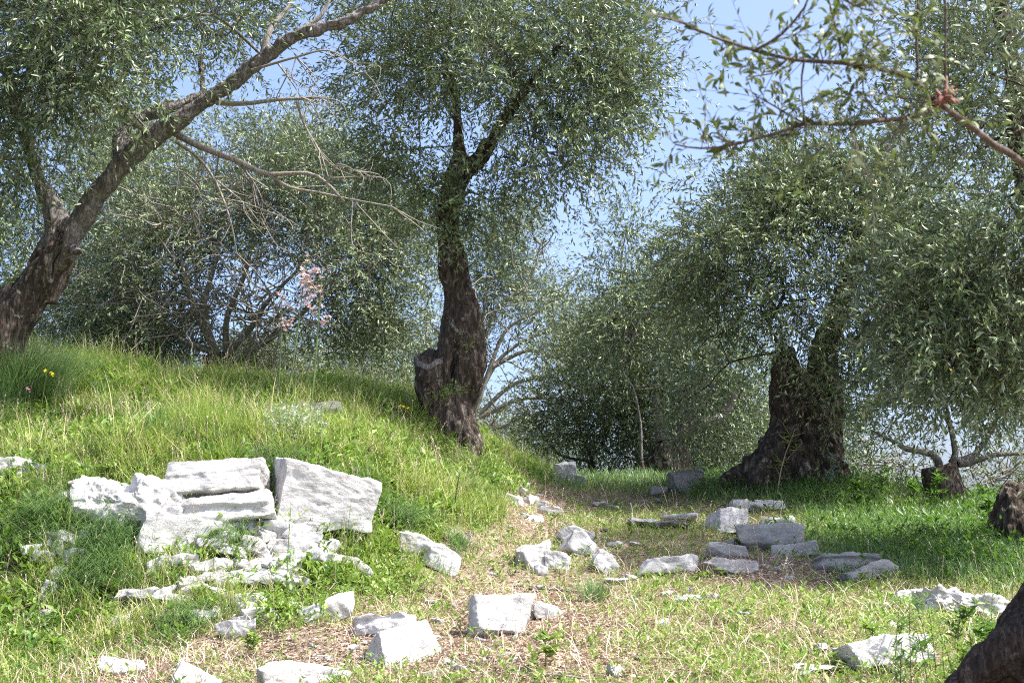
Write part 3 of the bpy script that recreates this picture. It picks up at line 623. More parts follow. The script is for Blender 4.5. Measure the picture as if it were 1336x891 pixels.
background_tree('airy pale tree with fanning bare grey boughs behind the centre trunk', (612, 575, 26),
    [[(618, 545, 26), (640, 480, 26), (665, 430, 26), (720, 395, 26), (755, 350, 26)], [(618, 540, 26), (628, 450, 26), (632, 380, 26), (640, 320, 26)], [(625, 540, 26), (670, 500, 26), (730, 490, 26), (770, 470, 26)], [(625, 545, 26), (680, 520, 26), (720, 520, 26), (745, 500, 26)], [(622, 520, 26), (655, 465, 26), (700, 440, 26), (760, 430, 26)], [(620, 530, 26), (600, 470, 26), (560, 420, 26)], [(640, 480, 26), (690, 455, 26), (740, 465, 26), (765, 440, 26)], [(628, 450, 26), (650, 400, 26), (690, 370, 26), (705, 320, 26)], [(630, 560, 26), (660, 555, 26), (690, 540, 26), (705, 560, 26)]],
    [(665, 310, 26, 58, 40, 1.2, 1.3), (690, 375, 26, 56, 45, 1.2, .9), (728, 420, 26, 34, 40, 1, .6), (640, 390, 26.5, 50, 60, 1, .7), (690, 460, 26, 80, 30, 1, .22), (750, 480, 26, 30, 50, .8, .35), (520, 440, 27, 70, 40, 1, .4)], 150, 18, 12, 33, mat=M_LEAF_PALE, trunk_r=.12, ll=(.06, .09), tangle=70, group=None, up_w=.4, brmat=M_TWIG, bark=M_TWIG)
background_tree('slender young olive with thin pale stem beside the path crest', (838, 612, 19.2),
    [[(837, 600, 19.2), (834, 550, 19.2), (825, 505, 19.2), (812, 482, 19.2), (815, 430, 19.2), (813, 350, 19.2), (815, 300, 19.2)], [(813, 470, 19.2), (840, 410, 19.2), (870, 360, 19.2)]],
    [(815, 315, 19.2, 20, 35, .4, .8), (812, 400, 19.4, 38, 50, .7, .6), (880, 385, 19.4, 36, 45, .8, .8), (850, 450, 20, 70, 60, .8, .8)], 80, 20, 13, 34, trunk_r=.055, ll=(.055, .082), group=None, mat=M_LEAF)
background_tree('bushy grey green olive left of the slender pale stem', (770, 625, 22),
    [[(772, 600, 22), (755, 560, 22), (745, 520, 22)], [(772, 600, 22), (790, 560, 22), (800, 500, 22)], [(772, 602, 22), (730, 590, 22), (700, 560, 22)]],
    [(770, 500, 22, 60, 70, 1, 1), (740, 565, 22, 50, 45, .9, 1.1), (810, 550, 22, 50, 60, .9, 1), (850, 540, 22.5, 40, 60, .8, .8)], 130, 21, 13, 35, trunk_r=.07, ll=(.06, .088), mat=M_LEAF_PALE)
background_tree('olive with short black stump and forked pale limbs behind the path', (872, 608, 20.5),
    [[(872, 578, 20.5), (900, 560, 20.3), (925, 548, 20.2), (945, 540, 20.2), (960, 520, 20.2)], [(880, 575, 20.5), (905, 530, 20.4), (918, 500, 20.4), (925, 460, 20.4)], [(866, 575, 20.5), (855, 540, 20.5), (850, 500, 20.5)]],
    [(900, 470, 20.8, 60, 60, .9, 1), (930, 560, 21, 50, 38, .8, .9), (870, 420, 21, 60, 60, .9, .9), (950, 490, 21, 50, 60, .8, .8)], 105, 21, 13, 36, trunk_r=.30, ll=(.058, .085), mat=M_LEAF, group=None)
background_tree('low pollarded olive sprouting from a squat stump at the right', (1235, 652, 14.9),
    [[(1225, 606, 14.9), (1215, 594, 14.8), (1190, 588, 14.8), (1165, 583, 14.8), (1140, 560, 14.8)], [(1242, 604, 14.9), (1242, 590, 14.9), (1240, 560, 14.9), (1235, 520, 14.9)], [(1250, 604, 14.9), (1265, 604, 14.9), (1300, 594, 14.9), (1340, 586, 14.9)], [(1246, 603, 14.9), (1270, 590, 15), (1285, 560, 15), (1300, 530, 15)]],
    [(1180, 515, 15.2, 60, 26, .6, .6), (1240, 490, 15.2, 70, 30, .7, .9), (1310, 510, 15.2, 50, 30, .6, .9), (1150, 575, 15.4, 28, 14, .3, .25), (1320, 575, 15, 30, 12, .3, .25)], 52, 18, 13, 37, lr=.21, trunk_r=.22, ll=(.05, .075), mat=M_LEAF, group=None)
background_tree('low scrubby olive behind the crest, left of the black stump', (130, 520, 23),
    [[(130, 500, 23), (110, 460, 23), (90, 420, 23)], [(130, 500, 23), (160, 450, 23)]],
    [(120, 450, 23, 90, 34, 1, 1), (40, 440, 23, 60, 30, 1, .8), (200, 470, 23, 50, 22, .8, .8)], 110, 20, 13, 38, trunk_r=.08, ll=(.06, .09), mat=M_LEAF)
background_tree('low scrubby olive behind the crest, right of the black stump', (400, 540, 23.5),
    [[(400, 520, 23.5), (380, 480, 23.5)], [(400, 520, 23.5), (430, 470, 23.5)]],
    [(390, 478, 23.5, 80, 26, 1, 1), (470, 500, 23.5, 60, 24, .9, .7)], 80, 20, 13, 39, trunk_r=.07, ll=(.06, .09), mat=M_LEAF_PALE)
# wispy thicket seen through the gaps, farther down the slope
for k, (lab, base, lobes, n) in enumerate([
    ('hazy brushwood tree low between the broad olive and the centre trunk', (480, 540, 30), [(470, 470, 30, 70, 45, 1.4, .8), (420, 500, 30, 50, 25, 1, .6), (540, 470, 30, 40, 45, 1, .7)], 110),
    ('dim bushy tree far behind, below the fanning boughs', (660, 640, 31), [(640, 570, 31, 60, 35, 1.5, 1), (700, 590, 31, 50, 26, 1.2, 1), (590, 560, 31, 40, 30, 1, .8), (730, 600, 31, 40, 20, 1, .8)], 110),
    ('thin scrubby tree on the far slope right of the massive trunk', (1140, 700, 25), [(1130, 610, 25, 40, 30, 1, .55), (1180, 645, 25, 50, 20, 1, .5)], 14),
    ('thin scrubby tree on the far slope beyond the squat stump', (1300, 720, 25), [(1300, 645, 25, 50, 20, 1, .5), (1340, 610, 25, 35, 30, 1, .4)], 12),
    ('dark bushy olive far behind the massive trunk', (960, 640, 25), [(960, 570, 25, 70, 50, 1.5, 1), (900, 590, 25, 50, 25, 1, .8), (1060, 560, 25, 60, 60, 1, .9)], 130)]):
    b = base; background_tree(lab, base, [[(b[0], b[1] - 50, b[2]), (b[0] - 20, b[1] - 90, b[2])], [(b[0], b[1] - 50, b[2]), (b[0] + 25, b[1] - 85, b[2])]], lobes, n, 16, 12, 50 + k, mat=M_LEAF_PALE if k < 4 else M_LEAF, trunk_r=.09, ll=(.065, .10), tangle=50 if k != 4 else 0, up_w=.3)

def foreground_tree():
    """the near tree: its root flare crosses the lower right corner, one bough reaches back over the view"""
    rng = np.random.default_rng(15); off = P(1400, 900, 4.6); off[2] = tz(off[0], off[1])
    root = tree_root('near olive whose dark leaning trunk fills the lower right corner', off)
    tb = Tubes()
    tb.add(PP((1175, 955, 4.6), (1228, 915, 4.6), (1280, 874, 4.6), (1335, 832, 4.55), (1390, 786, 4.5), (1430, 700, 4.5), (1450, 560, 4.6), (1440, 420, 4.7), (1420, 320, 4.7), (1400, 270, 4.4)), [.04, .05, .06, .07, .10, .13, .12, .11, .09, .06], 20, .04)
    tb.add(PP((1400, 930, 4.7), (1360, 850, 4.65), (1400, 780, 4.6), (1440, 700, 4.6)), [.22, .16, .16, .14], 18, .04)
    tb.add(PP((1250, 925, 4.7), (1310, 880, 4.68), (1380, 850, 4.65)), [.06, .09, .14], 14, .04)
    obj('trunk', gnarl('trunk', tb, M_BARK_NEAR, off, .009, .026, 33, 1.0), root)
    br = Tubes(); nodes = []
    B = [([(1410, 290, 4.4), (1336, 214, 4.0), (1290, 184, 3.85), (1250, 155, 3.75), (1225, 135, 3.7), (1190, 105, 3.65), (1150, 90, 3.6), (1100, 83, 3.55), (1040, 78, 3.5), (985, 66, 3.5), (930, 48, 3.45), (890, 30, 3.4), (860, 22, 3.4)], .011, .002),
         ([(1225, 138, 3.7), (1180, 155, 3.65), (1110, 160, 3.6), (1050, 163, 3.6), (1010, 175, 3.55), (960, 188, 3.5), (915, 194, 3.5), (882, 188, 3.5)], .008, .002),
         ([(985, 66, 3.5), (1020, 45, 3.45), (1050, 10, 3.4), (1060, -20, 3.4)], .004, .002), ([(1197, 110, 3.66), (1197, 60, 3.6), (1198, 0, 3.5), (1200, -40, 3.5)], .004, .0025),
         ([(1232, 128, 3.7), (1234, 60, 3.65), (1232, 0, 3.6), (1230, -40, 3.6)], .004, .0025), ([(1150, 90, 3.6), (1130, 60, 3.5), (1160, 40, 3.45)], .003, .0015),
         ([(1100, 83, 3.55), (1092, 40, 3.5), (1080, -10, 3.5)], .003, .0018), ([(1050, 78, 3.5), (1045, 120, 3.5), (1050, 165, 3.5)], .003, .0015), ([(1040, 78, 3.5), (1010, 95, 3.5), (975, 100, 3.5)], .003, .0015),
         ([(1050, 163, 3.6), (1010, 140, 3.5), (990, 128, 3.5)], .003, .0015), ([(1110, 160, 3.6), (1120, 200, 3.5), (1140, 245, 3.45)], .003, .0015), ([(1160, 158, 3.6), (1130, 130, 3.6), (1125, 105, 3.6)], .003, .0015),
         ([(1180, 155, 3.65), (1160, 190, 3.6), (1150, 215, 3.6)], .003, .0015), ([(1060, -30, 3.3), (1110, 5, 3.3), (1135, 15, 3.3)], .004, .002), ([(1090, -30, 3.3), (1130, 0, 3.25), (1150, -10, 3.25)], .003, .002),
         ([(1225, 135, 3.7), (1180, 128, 3.6), (1140, 120, 3.6)], .003, .0015), ([(1075, 82, 3.5), (1070, 60, 3.5), (1080, 45, 3.5)], .002, .001), ([(1090, 160, 3.6), (1100, 130, 3.6), (1095, 110, 3.6)], .002, .001),
         ([(960, 188, 3.5), (940, 178, 3.5)], .002, .001), ([(1085, 158, 3.6), (1075, 190, 3.6), (1060, 205, 3.6)], .002, .001)]
    S = []; D = []
    for pth, r0, r1 in B:
        pp, rr = smooth_path(PP(*pth), np.linspace(r0, r1, len(pth)), .03); pp = pp + fbm(pp * 9, 2, 4)[:, None] * .008
        br.add(pp, rr, 8, cap=False)
        T = norm(np.gradient(pp, axis=0))
        for q, t in zip(pp, T):
            if to_px(q)[0] > 1262: continue
            vert = abs(t[2]) > .8
            m = rng.random() < (1 if not vert else .4)
            if m:
                for _ in range(2 if r0 > .01 else 2): S.append(q); D.append(norm(t * .6 + rng.normal(0, .6, 3) + [0, 0, .1]))
    S = np.array(S); D = np.array(D); L = rng.uniform(.05, .19, len(S)); Pt = twigs(rng, S, D, L, .1)
    obj('bough', br.mesh('bough', [M_TWIG_DARK], off), root)
    obj('twigs', twig_tubes(Pt, .0012, off, 'twigs', M_TWIG_DARK), root)
    b, d, up, LL, W = leaf_arrays(rng, Pt, 7, (.018, .044), .28, .7)
    ti = np.clip(rng.normal(.45, .25, len(b)), 0, .99)
    obj('foliage', leaves_fine('foliage', b, d, up, LL, W, M_LEAF_FRESH, off, ti), root)
    # knot of reddish broken wood
    kb = Tubes(); c = P(1232, 128, 3.68)
    for _ in range(13):
        a = .75 * norm(np.array([rng.normal(.2, 1), rng.normal(0, .7), rng.normal(0, .5)])); kb.add([c - a * .02, c + a * .02, c + a * rng.uniform(.03, .055) + [0, 0, rng.normal(0, .012)]], [.007, .008, .003], 6, .01)
    m, nt, n, l, bs = new_mat('red_brown_knot_wood'); bs.inputs['Base Color'].default_value = (.22, .09, .06, 1); bs.inputs['Roughness'].default_value = .8
    tn = noise_n(n, l, 60, 5, .6); rr = ramp(n, [(.3, (.10, .04, .03)), (.7, (.28, .13, .09))]); l.new(tn.outputs[0], rr.inputs[0]); l.new(rr.outputs[0], bs.inputs['Base Color'])
    obj('knot', kb.mesh('knot', [m], off), root)
    # its crown over the right shoulder of the view: shades the lower right
    rr2 = np.random.default_rng(77); nodesA = PP((1450, 560, 4.6), (1440, 420, 4.7), (1420, 320, 4.7))
    lobes = [(1620, 350, 4.6, 200, 260, .8, 1), (1560, 60, 4.4, 160, 140, .7, .8)]
    pts = lobe_points(rr2, lobes, 26)
    nd, pr, rd, cl = grow(rr2, nodesA, pts); t2 = Tubes(); grow_tubes(t2, nd, pr, rd, 3); obj('limbs', t2.mesh('limbs', [M_BARK_GREY], off), root)
    idx = np.repeat(np.arange(len(pts)), 22); S = pts[idx] + rr2.normal(0, .12, (len(idx), 3)); D = norm(rr2.normal(0, 1, (len(idx), 3))); Pt = twigs(rr2, S, D, rr2.uniform(.2, .4, len(idx)))
    b, d, up, LL, W = leaf_arrays(rr2, Pt, 14, (.04, .065), .24); obj('high_foliage', leaves_mesh('high_foliage', b, d, up, LL, W, M_LEAF_DEEP, off, rr2.uniform(.1, .9, len(b))), root)
foreground_tree()
def edge_stump():
    off = P(1322, 700, 12.2); off[2] = tz(off[0], off[1]); root = thing('tree_stump', 'low black tree stump half hidden in weeds at the right edge', 'stump', off)
    tb = Tubes(); tb.add([off - [0, 0, .2], off + [.02, 0, .1], off + [.05, 0, .32], off + [.12, 0, .45]], [.32, .26, .2, .12], 18, .05); tb.add([off + [.2, 0, -.1], off + [.25, 0, .25]], [.2, .12], 12, .05)
    obj('stump_wood', gnarl('stump_wood', tb, M_BARK_DARK, off, .02, .05, 44), root)
edge_stump()

# ------------------------------------------------------------------ limestone blocks
def cube_sphere(n):
    g = np.linspace(-1, 1, n + 1); a, b = np.meshgrid(g, g); a = a.ravel(); b = b.ravel(); o = np.ones_like(a); F = []; V = []; base = 0
    i = np.arange(n)[:, None] * (n + 1) + np.arange(n)[None]; q = np.stack([i, i + 1, i + n + 2, i + n + 1], -1).reshape(-1, 4)
    for v, fl in (((a, b, o), 0), ((a, b, -o), 1), ((o, a, b), 0), ((-o, a, b), 1), ((b, o, a), 0), ((b, -o, a), 1)):
        V.append(np.stack(v, 1)); F.append((q[:, ::-1] if fl else q) + base); base += len(a)
    V = np.vstack(V); F = np.vstack(F); key = np.round(V * 1000).astype(int)
    _, idx, inv = np.unique(key, axis=0, return_index=True, return_inverse=True)
    return V[idx], inv.ravel()[F]
CS = {n: cube_sphere(n) for n in (6, 12, 24, 36)}
def stone_mesh(dims, seed, n=24, chops=10, k=60, rough=.014, strata=.0, jit=.13, mat=None, depth=(.66, .93), warp=.14, tx=0.0):
    rs = np.random.default_rng(seed); V, F = CS[n]; d = norm(V); pl = []
    for ax in range(3):
        for s in (-1, 1):
            nrm = np.zeros(3); nrm[ax] = s; nrm = norm(nrm + rs.normal(0, jit, 3)); pl.append((nrm, rs.uniform(.92, 1)))
    for _ in range(chops):
        c = rs.choice([-1, 1], 3) * rs.uniform(.35, 1, 3); c[rs.integers(0, 3)] *= rs.uniform(0, .8); nn = norm(c); pl.append((nn, np.abs(c / np.linalg.norm(c)).sum() * rs.uniform(*depth)))
    acc = 0
    for nn, h in pl: acc = acc + np.maximum(d @ nn, 0) ** k / h ** k
    p = d * (acc ** (-1 / k))[:, None] * np.asarray(dims)[None] / 2
    s0 = rs.uniform(0, 50, 3); D = np.asarray(dims); N = norm(p / (D ** 2))
    m = D.min()
    q = V / np.abs(V).max(1, keepdims=True)
    p[:, 2] *= 1 - tx * p[:, 0] / D[0] * 2
    p = p * (1 + p[:, [2]] / D[2] * rs.normal(0, warp)) ; p[:, 2] += p[:, 0] / D[0] * D[2] * rs.normal(0, warp * .8) + p[:, 1] / D[1] * D[2] * rs.normal(0, warp * .6)
    p[:, 0] += D[0] * .035 * fbm(np.stack([p[:, 1], p[:, 2], p[:, 0] * .3], 1) * 2.0 / D.mean() + s0, 2, 12); p[:, 2] += D[2] * .05 * fbm(p * 1.8 / D.mean() + s0, 2, 13)
    p = p + N * (fbm(p * 2.6 / D.mean() + s0, 3, 1) * .10 * D.mean() * .5)[:, None]
    # flaked facets: quantised noise gives small ledges
    f = fbm(p * 9 + s0, 3, 4); q5 = f * 5; led = (np.floor(q5) + np.clip((q5 - np.floor(q5)) * 4 - 1.5, 0, 1)) / 5; p = p + N * (led * rough * 1.5 + fbm(p * 26 + s0, 3, 6) * rough * .5)[:, None]
    if strata:
        lay = vnoise(np.stack([p[:, 0] * .8 + s0[0], p[:, 1] * .8, p[:, 2] * 26 + fbm(p * 3 + s0, 2, 8) * 1.2], 1), 5); lay = np.tanh(lay * 4)
        nh = N * np.array([1, 1, .15]); p = p + nh * (lay * strata)[:, None]
    me = mk_mesh('stone', p, quads=F, mats=[mat or M_STONE], smooth=True)
    try: me.set_sharp_from_angle(angle=RAD(34))
    except Exception: pass
    return me
STONES = []
def stone(x0, y0, x1, y1, label, thick=.75, yaw=None, roll=0, pitch=0, d=None, seed=None, mat=None, sink=.12, n=24, dz=0, name='limestone_block', cat='stone', group=None, flat=False, **kw):
    """a stone measured by its box in the photo; thickness = front-to-back over its width"""
    seed = seed if seed is not None else int(x0 * 7 + y0 * 3); rs = np.random.default_rng(seed)
    cu = (x0 + x1) / 2
    d_given = d is not None
    if d is None: g = G(cu, y1 - 2); d = g[1]
    w = (x1 - x0) * d / FPX; h = (y1 - y0) * d / FPX
    yaw = rs.uniform(-25, 25) if yaw is None else yaw
    if flat: th = w * thick; hh = max(.05, h * .45)
    else: th = w * thick; hh = h
    q = P(cu, (y0 + y1) / 2, d + th * .3); hh *= .93 if d_given else .80; q[2] -= 0 if d_given else h * .07; pitch = pitch if d_given else pitch - 13
    me = stone_mesh((w * (1.0 if abs(roll) < 5 else 1.03), th, hh * (1 + sink)), seed, n, mat=mat, **kw)
    o = obj(name, me, None, label, cat, group, loc=(q[0], q[1], q[2] - hh * sink * .5 + dz)); me.name = name
    o.rotation_euler = (RAD(pitch), RAD(roll), RAD(yaw)); STONES.append((x0, y0, x1, y1, d)); return o
WALLG = None
# the ruined terrace wall, left
D0 = 10.35
stone(354, 606, 490, 690, 'largest tilted white limestone block at the right end of the ruined wall', .62, 15, 9, 3, D0 + .1, 5, n=36, chops=4, jit=.06, rough=.014, depth=(.86, .98), warp=.02, tx=.20)
stone(222, 616, 352, 658, 'long flat topped pale slab capping the ruined wall left of the largest block', .8, 8, -4, -20, D0 - .08, 12, n=36, chops=5, jit=.06, rough=.014, strata=.004, warp=.06)
stone(156, 622, 240, 682, 'lumpy pitted pale boulder at the left end of the wall capping slab', .9, 20, 5, 0, D0 - .2, 13, n=36, chops=12, rough=.035)
stone(104, 628, 184, 684, 'fractured whitish boulder, leftmost of the ruined wall cap', .9, -20, 6, 0, D0 - .25, 14, n=36, chops=12, rough=.035, strata=.006)
stone(143, 618, 190, 640, 'small flake lying on top of the leftmost wall boulders', .7, 10, -8, 0, D0 + .3, 15, n=12)
stone(222, 652, 362, 688, 'thin layered slab directly under the long capping slab', .6, 8, -4, -10, D0 - .12, 16, n=36, strata=.02, chops=4, warp=.05)
stone(225, 660, 300, 692, 'short cracked ledge stone below the left half of the layered slab', .6, -8, 4, 0, D0 - .1, 17, strata=.012)
stone(178, 676, 280, 732, 'smooth faced square stone under the wall left of the grassy notch', .6, 10, 6, -14, D0 - .3, 18, jit=.08, chops=4)
stone(320, 678, 398, 704, 'narrow wedge stone tucked under the left edge of the largest block', .6, -5, 6, 0, D0 - .12, 19, strata=.008)
stone(372, 690, 420, 708, 'small flat chip stone under the middle of the largest block', .6, 10, 4, 0, D0 - .18, 20, n=12)
stone(352, 702, 412, 748, 'upright square stone two courses below the largest block', .6, 12, 5, -8, D0 - .25, 21, jit=.08)
stone(318, 710, 362, 744, 'greyish rubble stone left of the upright square stone', .6, -14, 12, 0, D0 - .25, 22)
stone(264, 728, 316, 762, 'rounded pale rubble stone in the grass below the layered slab', .7, 12, -16, 0, D0 - .35, 23)
stone(208, 730, 246, 752, 'small half buried stone beneath the smooth faced square stone', .7, 0, 0, 0, D0 - .35, 24, n=12)
stone(174, 756, 248, 790, 'flat topped stone alone in the lush grass below the wall', .6, 4, 5, 0, D0 - .55, 25, jit=.12, strata=.006)
stone(250, 748, 326, 788, 'broad leaning stone with a diagonal top edge below the rubble', .6, 15, -16, -8, D0 - .5, 26)
stone(310, 738, 350, 760, 'small bright stone wedged between rubble and leafy weeds', .7, 10, 10, 0, D0 - .4, 27, n=12)
stone(192, 796, 232, 810, 'flattened chip stone in grass under the flat topped stone', .8, 5, 0, 0, D0 - .7, 28, n=12)
stone(308, 784, 336, 802, 'egg sized pale stone above the lower wedge stones', .8, 5, 0, 0, None, 29, n=12)
stone(290, 806, 334, 836, 'cracked wedge stone at the foot of the slope left of the leafy weeds', .7, -12, -14, 0, None, 30)
stone(138, 803, 178, 822, 'purplish grey stone in dry grass near the lower left', .8, 0, 0, 0, None, 31, n=12, mat=M_STONE_GREY)
stone(55, 752, 78, 788, 'narrow upright stone in the grass at the far left', .8, 0, 8, 0, None, 32, n=12)
stone(64, 738, 94, 766, 'slanting stone leaning over the narrow upright one', .8, 0, 30, 0, None, 33, n=12)
stone(48, 788, 80, 818, 'slanting pale stone lowest of the far left group', .8, 0, 38, 0, None, 34, n=12)
stone(-22, 598, 36, 644, 'white boulder cut by the left edge of the view', .8, 20, 0, 0, 10.6, 35, rough=.02)
stone(30, 602, 78, 640, 'furrowed boulder beside the one at the left edge', .8, -20, 10, 0, 10.6, 36, rough=.02, strata=.008)
stone(395, 776, 462, 812, 'pointed slab tipping up at the foot of the wall', .6, 12, -22, 8, None, 37, sink=0)
stone(418, 722, 480, 762, 'grey stone buried in grass below the largest block', .7, 5, 8, 0, 10.2, 38, mat=M_STONE_GREY)
stone(518, 698, 566, 730, 'pale block face emerging from the bank right of the wall', .7, 22, 12, 0, 10.9, 39)
stone(550, 712, 602, 744, 'long sloping stone lying against the pale block face', .7, 15, 18, 0, 10.8, 40)
# rubble packed into the wall face, course by course
RUB = 'rubble stones packed in the ruined wall'
def rubble():
    rs = np.random.default_rng(8)
    rows = [(668, 182, 350, 14, 26, 14), (690, 275, 420, 12, 32, 13), (712, 270, 430, 12, 34, 15), (735, 196, 425, 13, 34, 16), (757, 235, 400, 10, 36, 16), (778, 150, 340, 8, 34, 15), (700, 60, 150, 4, 30, 16), (668, 108, 180, 4, 34, 16), (640, 80, 120, 3, 30, 14), (720, 30, 110, 4, 30, 15), (800, 250, 420, 7, 28, 14)]
    for (v, u0, u1, n, w, h) in rows:
        for k in range(n):
            u = u0 + (u1 - u0) * (k + rs.uniform(.2, .8)) / n; ww = w * rs.uniform(.6, 1.25); hh = h * rs.uniform(.7, 1.2); vv = v + rs.normal(0, 4)
            stone(u - ww / 2, vv - hh / 2, u + ww / 2, vv + hh / 2, 'small jagged rubble stone wedged in the ruined terrace wall', rs.uniform(.6, 1), rs.uniform(-10, 35), rs.normal(0, 8), -12, float(G(u, vv + hh / 2)[1] - .04), int(rs.integers(1e6)), n=12, name='rubble_stone', group=RUB, mat=[M_STONE, M_STONE, M_STONE_GREY][rs.integers(0, 3)], strata=.004, warp=.2)
rubble()
# lower foreground
stone(464, 800, 542, 832, 'flaking layered slab beside the big foreground block', .6, -6, -6, 0, None, 41, strata=.012, sink=.05)
stone(478, 812, 572, 905, 'big foreground block with white top and grey side', .9, 28, -10, -18, 8.35, 42, n=36, rough=.014, chops=5, jit=.12)
stone(340, 868, 444, 912, 'broad white block cut by the lower edge of the view', .7, 24, 3, 0, 7.9, 43, n=36, jit=.08, chops=3)
stone(228, 868, 285, 905, 'rounded white stone near the lower edge beside dry straw', .8, 10, 18, 0, None, 44)
stone(130, 856, 190, 880, 'pale stone half covered by dry straw at the lower left', .8, 5, 8, 0, None, 45)
stone(612, 768, 688, 832, 'grey triangular block standing on the path', .6, 10, 6, -14, None, 146, mat=M_STONE_GREY, chops=6, jit=.10, warp=.03)  # greyer stone colour stands in for the shade on its front
stone(695, 786, 732, 810, 'low stone sunk in leaf litter right of the triangular block', .8, 0, 18, 0, None, 47, n=12)
stone(674, 702, 720, 744, 'knobbly white boulder left of the mid path cluster', .8, 10, 0, 0, None, 48, rough=.02, chops=9)
stone(714, 716, 744, 744, 'smaller white boulder touching the knobbly one', .8, -10, 0, 0, None, 49, chops=8)
stone(730, 684, 772, 714, 'long slanting slab at the top of the mid path cluster', .7, 0, 28, 0, None, 50, mat=M_STONE_GREY)
stone(736, 694, 776, 726, 'white slanting rib just below the long slanting slab', .7, 10, 32, 0, None, 51, n=12)
stone(770, 718, 806, 750, 'rounded pale slab, lowest of the mid path cluster', .8, 8, 30, 0, None, 52)
stone(696, 738, 714, 752, 'fist sized stone at the foot of the knobbly boulder', .8, 0, 0, 0, None, 53, n=12)
stone(792, 860, 812, 884, 'lone grey upright pebble on the litter near the lower edge', .8, 25, 0, 0, None, 54, n=12, mat=M_STONE_GREY)
# path crest
stone(726, 606, 752, 628, 'round white boulder topping the little cairn at the crest', .9, 0, 0, 0, 17.2, 55, dz=.02)
stone(708, 616, 734, 634, 'white stone at the left of the little cairn at the crest', .9, 0, 0, 0, 17.1, 56, n=12)
stone(742, 618, 762, 634, 'white stone at the right of the little cairn at the crest', .9, 0, 20, 0, 17.1, 57, n=12)
stone(674, 628, 692, 640, 'small white stone highest on the brown slope', .9, 0, 0, 0, None, 58, n=12)
stone(682, 646, 702, 660, 'square white stone on the brown slope', .9, 20, 0, 0, None, 59, n=12)
stone(652, 644, 680, 658, 'dark edged flat stone left on the brown slope', .9, 0, 18, 0, None, 60, n=12, mat=M_STONE_GREY)
stone(700, 660, 732, 674, 'shelf like flat stone overhanging the brown slope', .8, 5, -3, 0, None, 61, sink=0, n=12)
stone(692, 652, 714, 664, 'pale flake just above the shelf like stone', .8, 0, 0, 0, None, 62, n=12)
stone(686, 670, 708, 682, 'mossy pale stone below the shelf like stone', .8, 0, 0, 0, None, 63, n=12)
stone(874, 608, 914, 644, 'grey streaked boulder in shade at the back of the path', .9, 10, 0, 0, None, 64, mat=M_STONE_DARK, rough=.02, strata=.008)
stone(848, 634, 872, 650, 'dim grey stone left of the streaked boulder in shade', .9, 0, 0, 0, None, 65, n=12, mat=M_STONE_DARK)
stone(820, 676, 858, 690, 'flat grey white ledge left of centre across the upper path', 1.2, 0, 0, 0, None, 66, n=12, flat=True)
stone(852, 680, 898, 692, 'dark chipped flat stone in the upper path', 1.2, 0, -4, 0, None, 67, n=12, flat=True, mat=M_STONE_GREY)
stone(862, 674, 905, 684, 'low pale ledge behind the dark chipped flat stone', 1.2, 0, 0, 0, None, 68, n=12, flat=True)
stone(926, 660, 972, 694, 'cube like white block with grey left face on the upper path', .8, 28, 0, -6, None, 69, jit=.07, chops=4)
stone(952, 652, 986, 670, 'pale stone behind the cube like block', .9, 0, 0, 0, None, 70, n=12)
stone(984, 652, 1022, 668, 'whitish stone in the grass under the massive olive', .9, 0, 0, 0, None, 71, n=12)
stone(988, 676, 1040, 694, 'long crumbling white stone right of the cube like block', .9, 0, 0, 0, None, 72)
stone(938, 686, 972, 700, 'flat grey chip at the foot of the cube like block', 1.0, 0, -8, 0, None, 73, n=12, flat=True, mat=M_STONE_GREY)
stone(968, 692, 1046, 722, 'long smooth slab with bluish top in the tree shadow', .7, -10, -8, -8, None, 74, mat=M_STONE_GREY, jit=.06)
stone(1008, 708, 1066, 730, 'narrower shaded slab in front of the long smooth one', .7, -8, -6, 0, None, 75, mat=M_STONE_GREY)
stone(922, 708, 974, 732, 'flat faced stone with pale top left of the shaded slabs', .8, 10, 5, -6, None, 76, mat=M_STONE_GREY)
stone(838, 722, 912, 752, 'rounded grey boulder in the middle of the path', .7, 12, 0, 0, None, 77, chops=10, k=22, mat=M_STONE_GREY)
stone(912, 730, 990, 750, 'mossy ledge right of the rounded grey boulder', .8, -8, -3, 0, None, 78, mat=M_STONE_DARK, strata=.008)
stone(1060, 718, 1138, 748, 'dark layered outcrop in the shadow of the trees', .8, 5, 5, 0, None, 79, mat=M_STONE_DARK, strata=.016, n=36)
stone(1098, 736, 1158, 758, 'pale topped tongue of rock at the tip of the dark outcrop', .7, 8, -12, 0, None, 80, mat=M_STONE_GREY, strata=.008)
stone(1196, 764, 1262, 802, 'sun bleached furrowed outcrop in the right foreground', .8, 8, 6, 0, None, 81, rough=.03, strata=.014, n=36)
stone(1250, 774, 1326, 808, 'long furrowed rock ridge running off to the right edge', .7, 6, 8, 0, None, 82, rough=.03, strata=.014, n=36)
stone(1166, 766, 1202, 788, 'crumbly pale stone at the left tip of the furrowed outcrop', .8, 0, 0, 0, None, 83, rough=.02)
stone(1092, 830, 1208, 874, 'broad white block beside the near trunk with shadowed left corner', .7, 12, -3, -6, None, 84, n=36, jit=.09, chops=7)
stone(1026, 866, 1096, 880, 'flat white stone flush with the turf left of the broad block', 1.0, 0, 0, 0, None, 85, flat=True)
stone(1136, 786, 1156, 796, 'tiny white stone on the turf above the broad block', 1, 0, 0, 0, None, 86, n=12, flat=True)
stone(876, 774, 914, 788, 'white flat stone at the sunny edge of the shadow', 1.0, 0, 0, 0, None, 87, flat=True)
stone(966, 784, 990, 794, 'little white chip right of the flat stone by the shadow', 1, 0, 0, 0, None, 88, n=12, flat=True)
stone(786, 752, 818, 764, 'light stone sunk in turf near the grass clump', 1, 0, 0, 0, None, 89, n=12, flat=True)
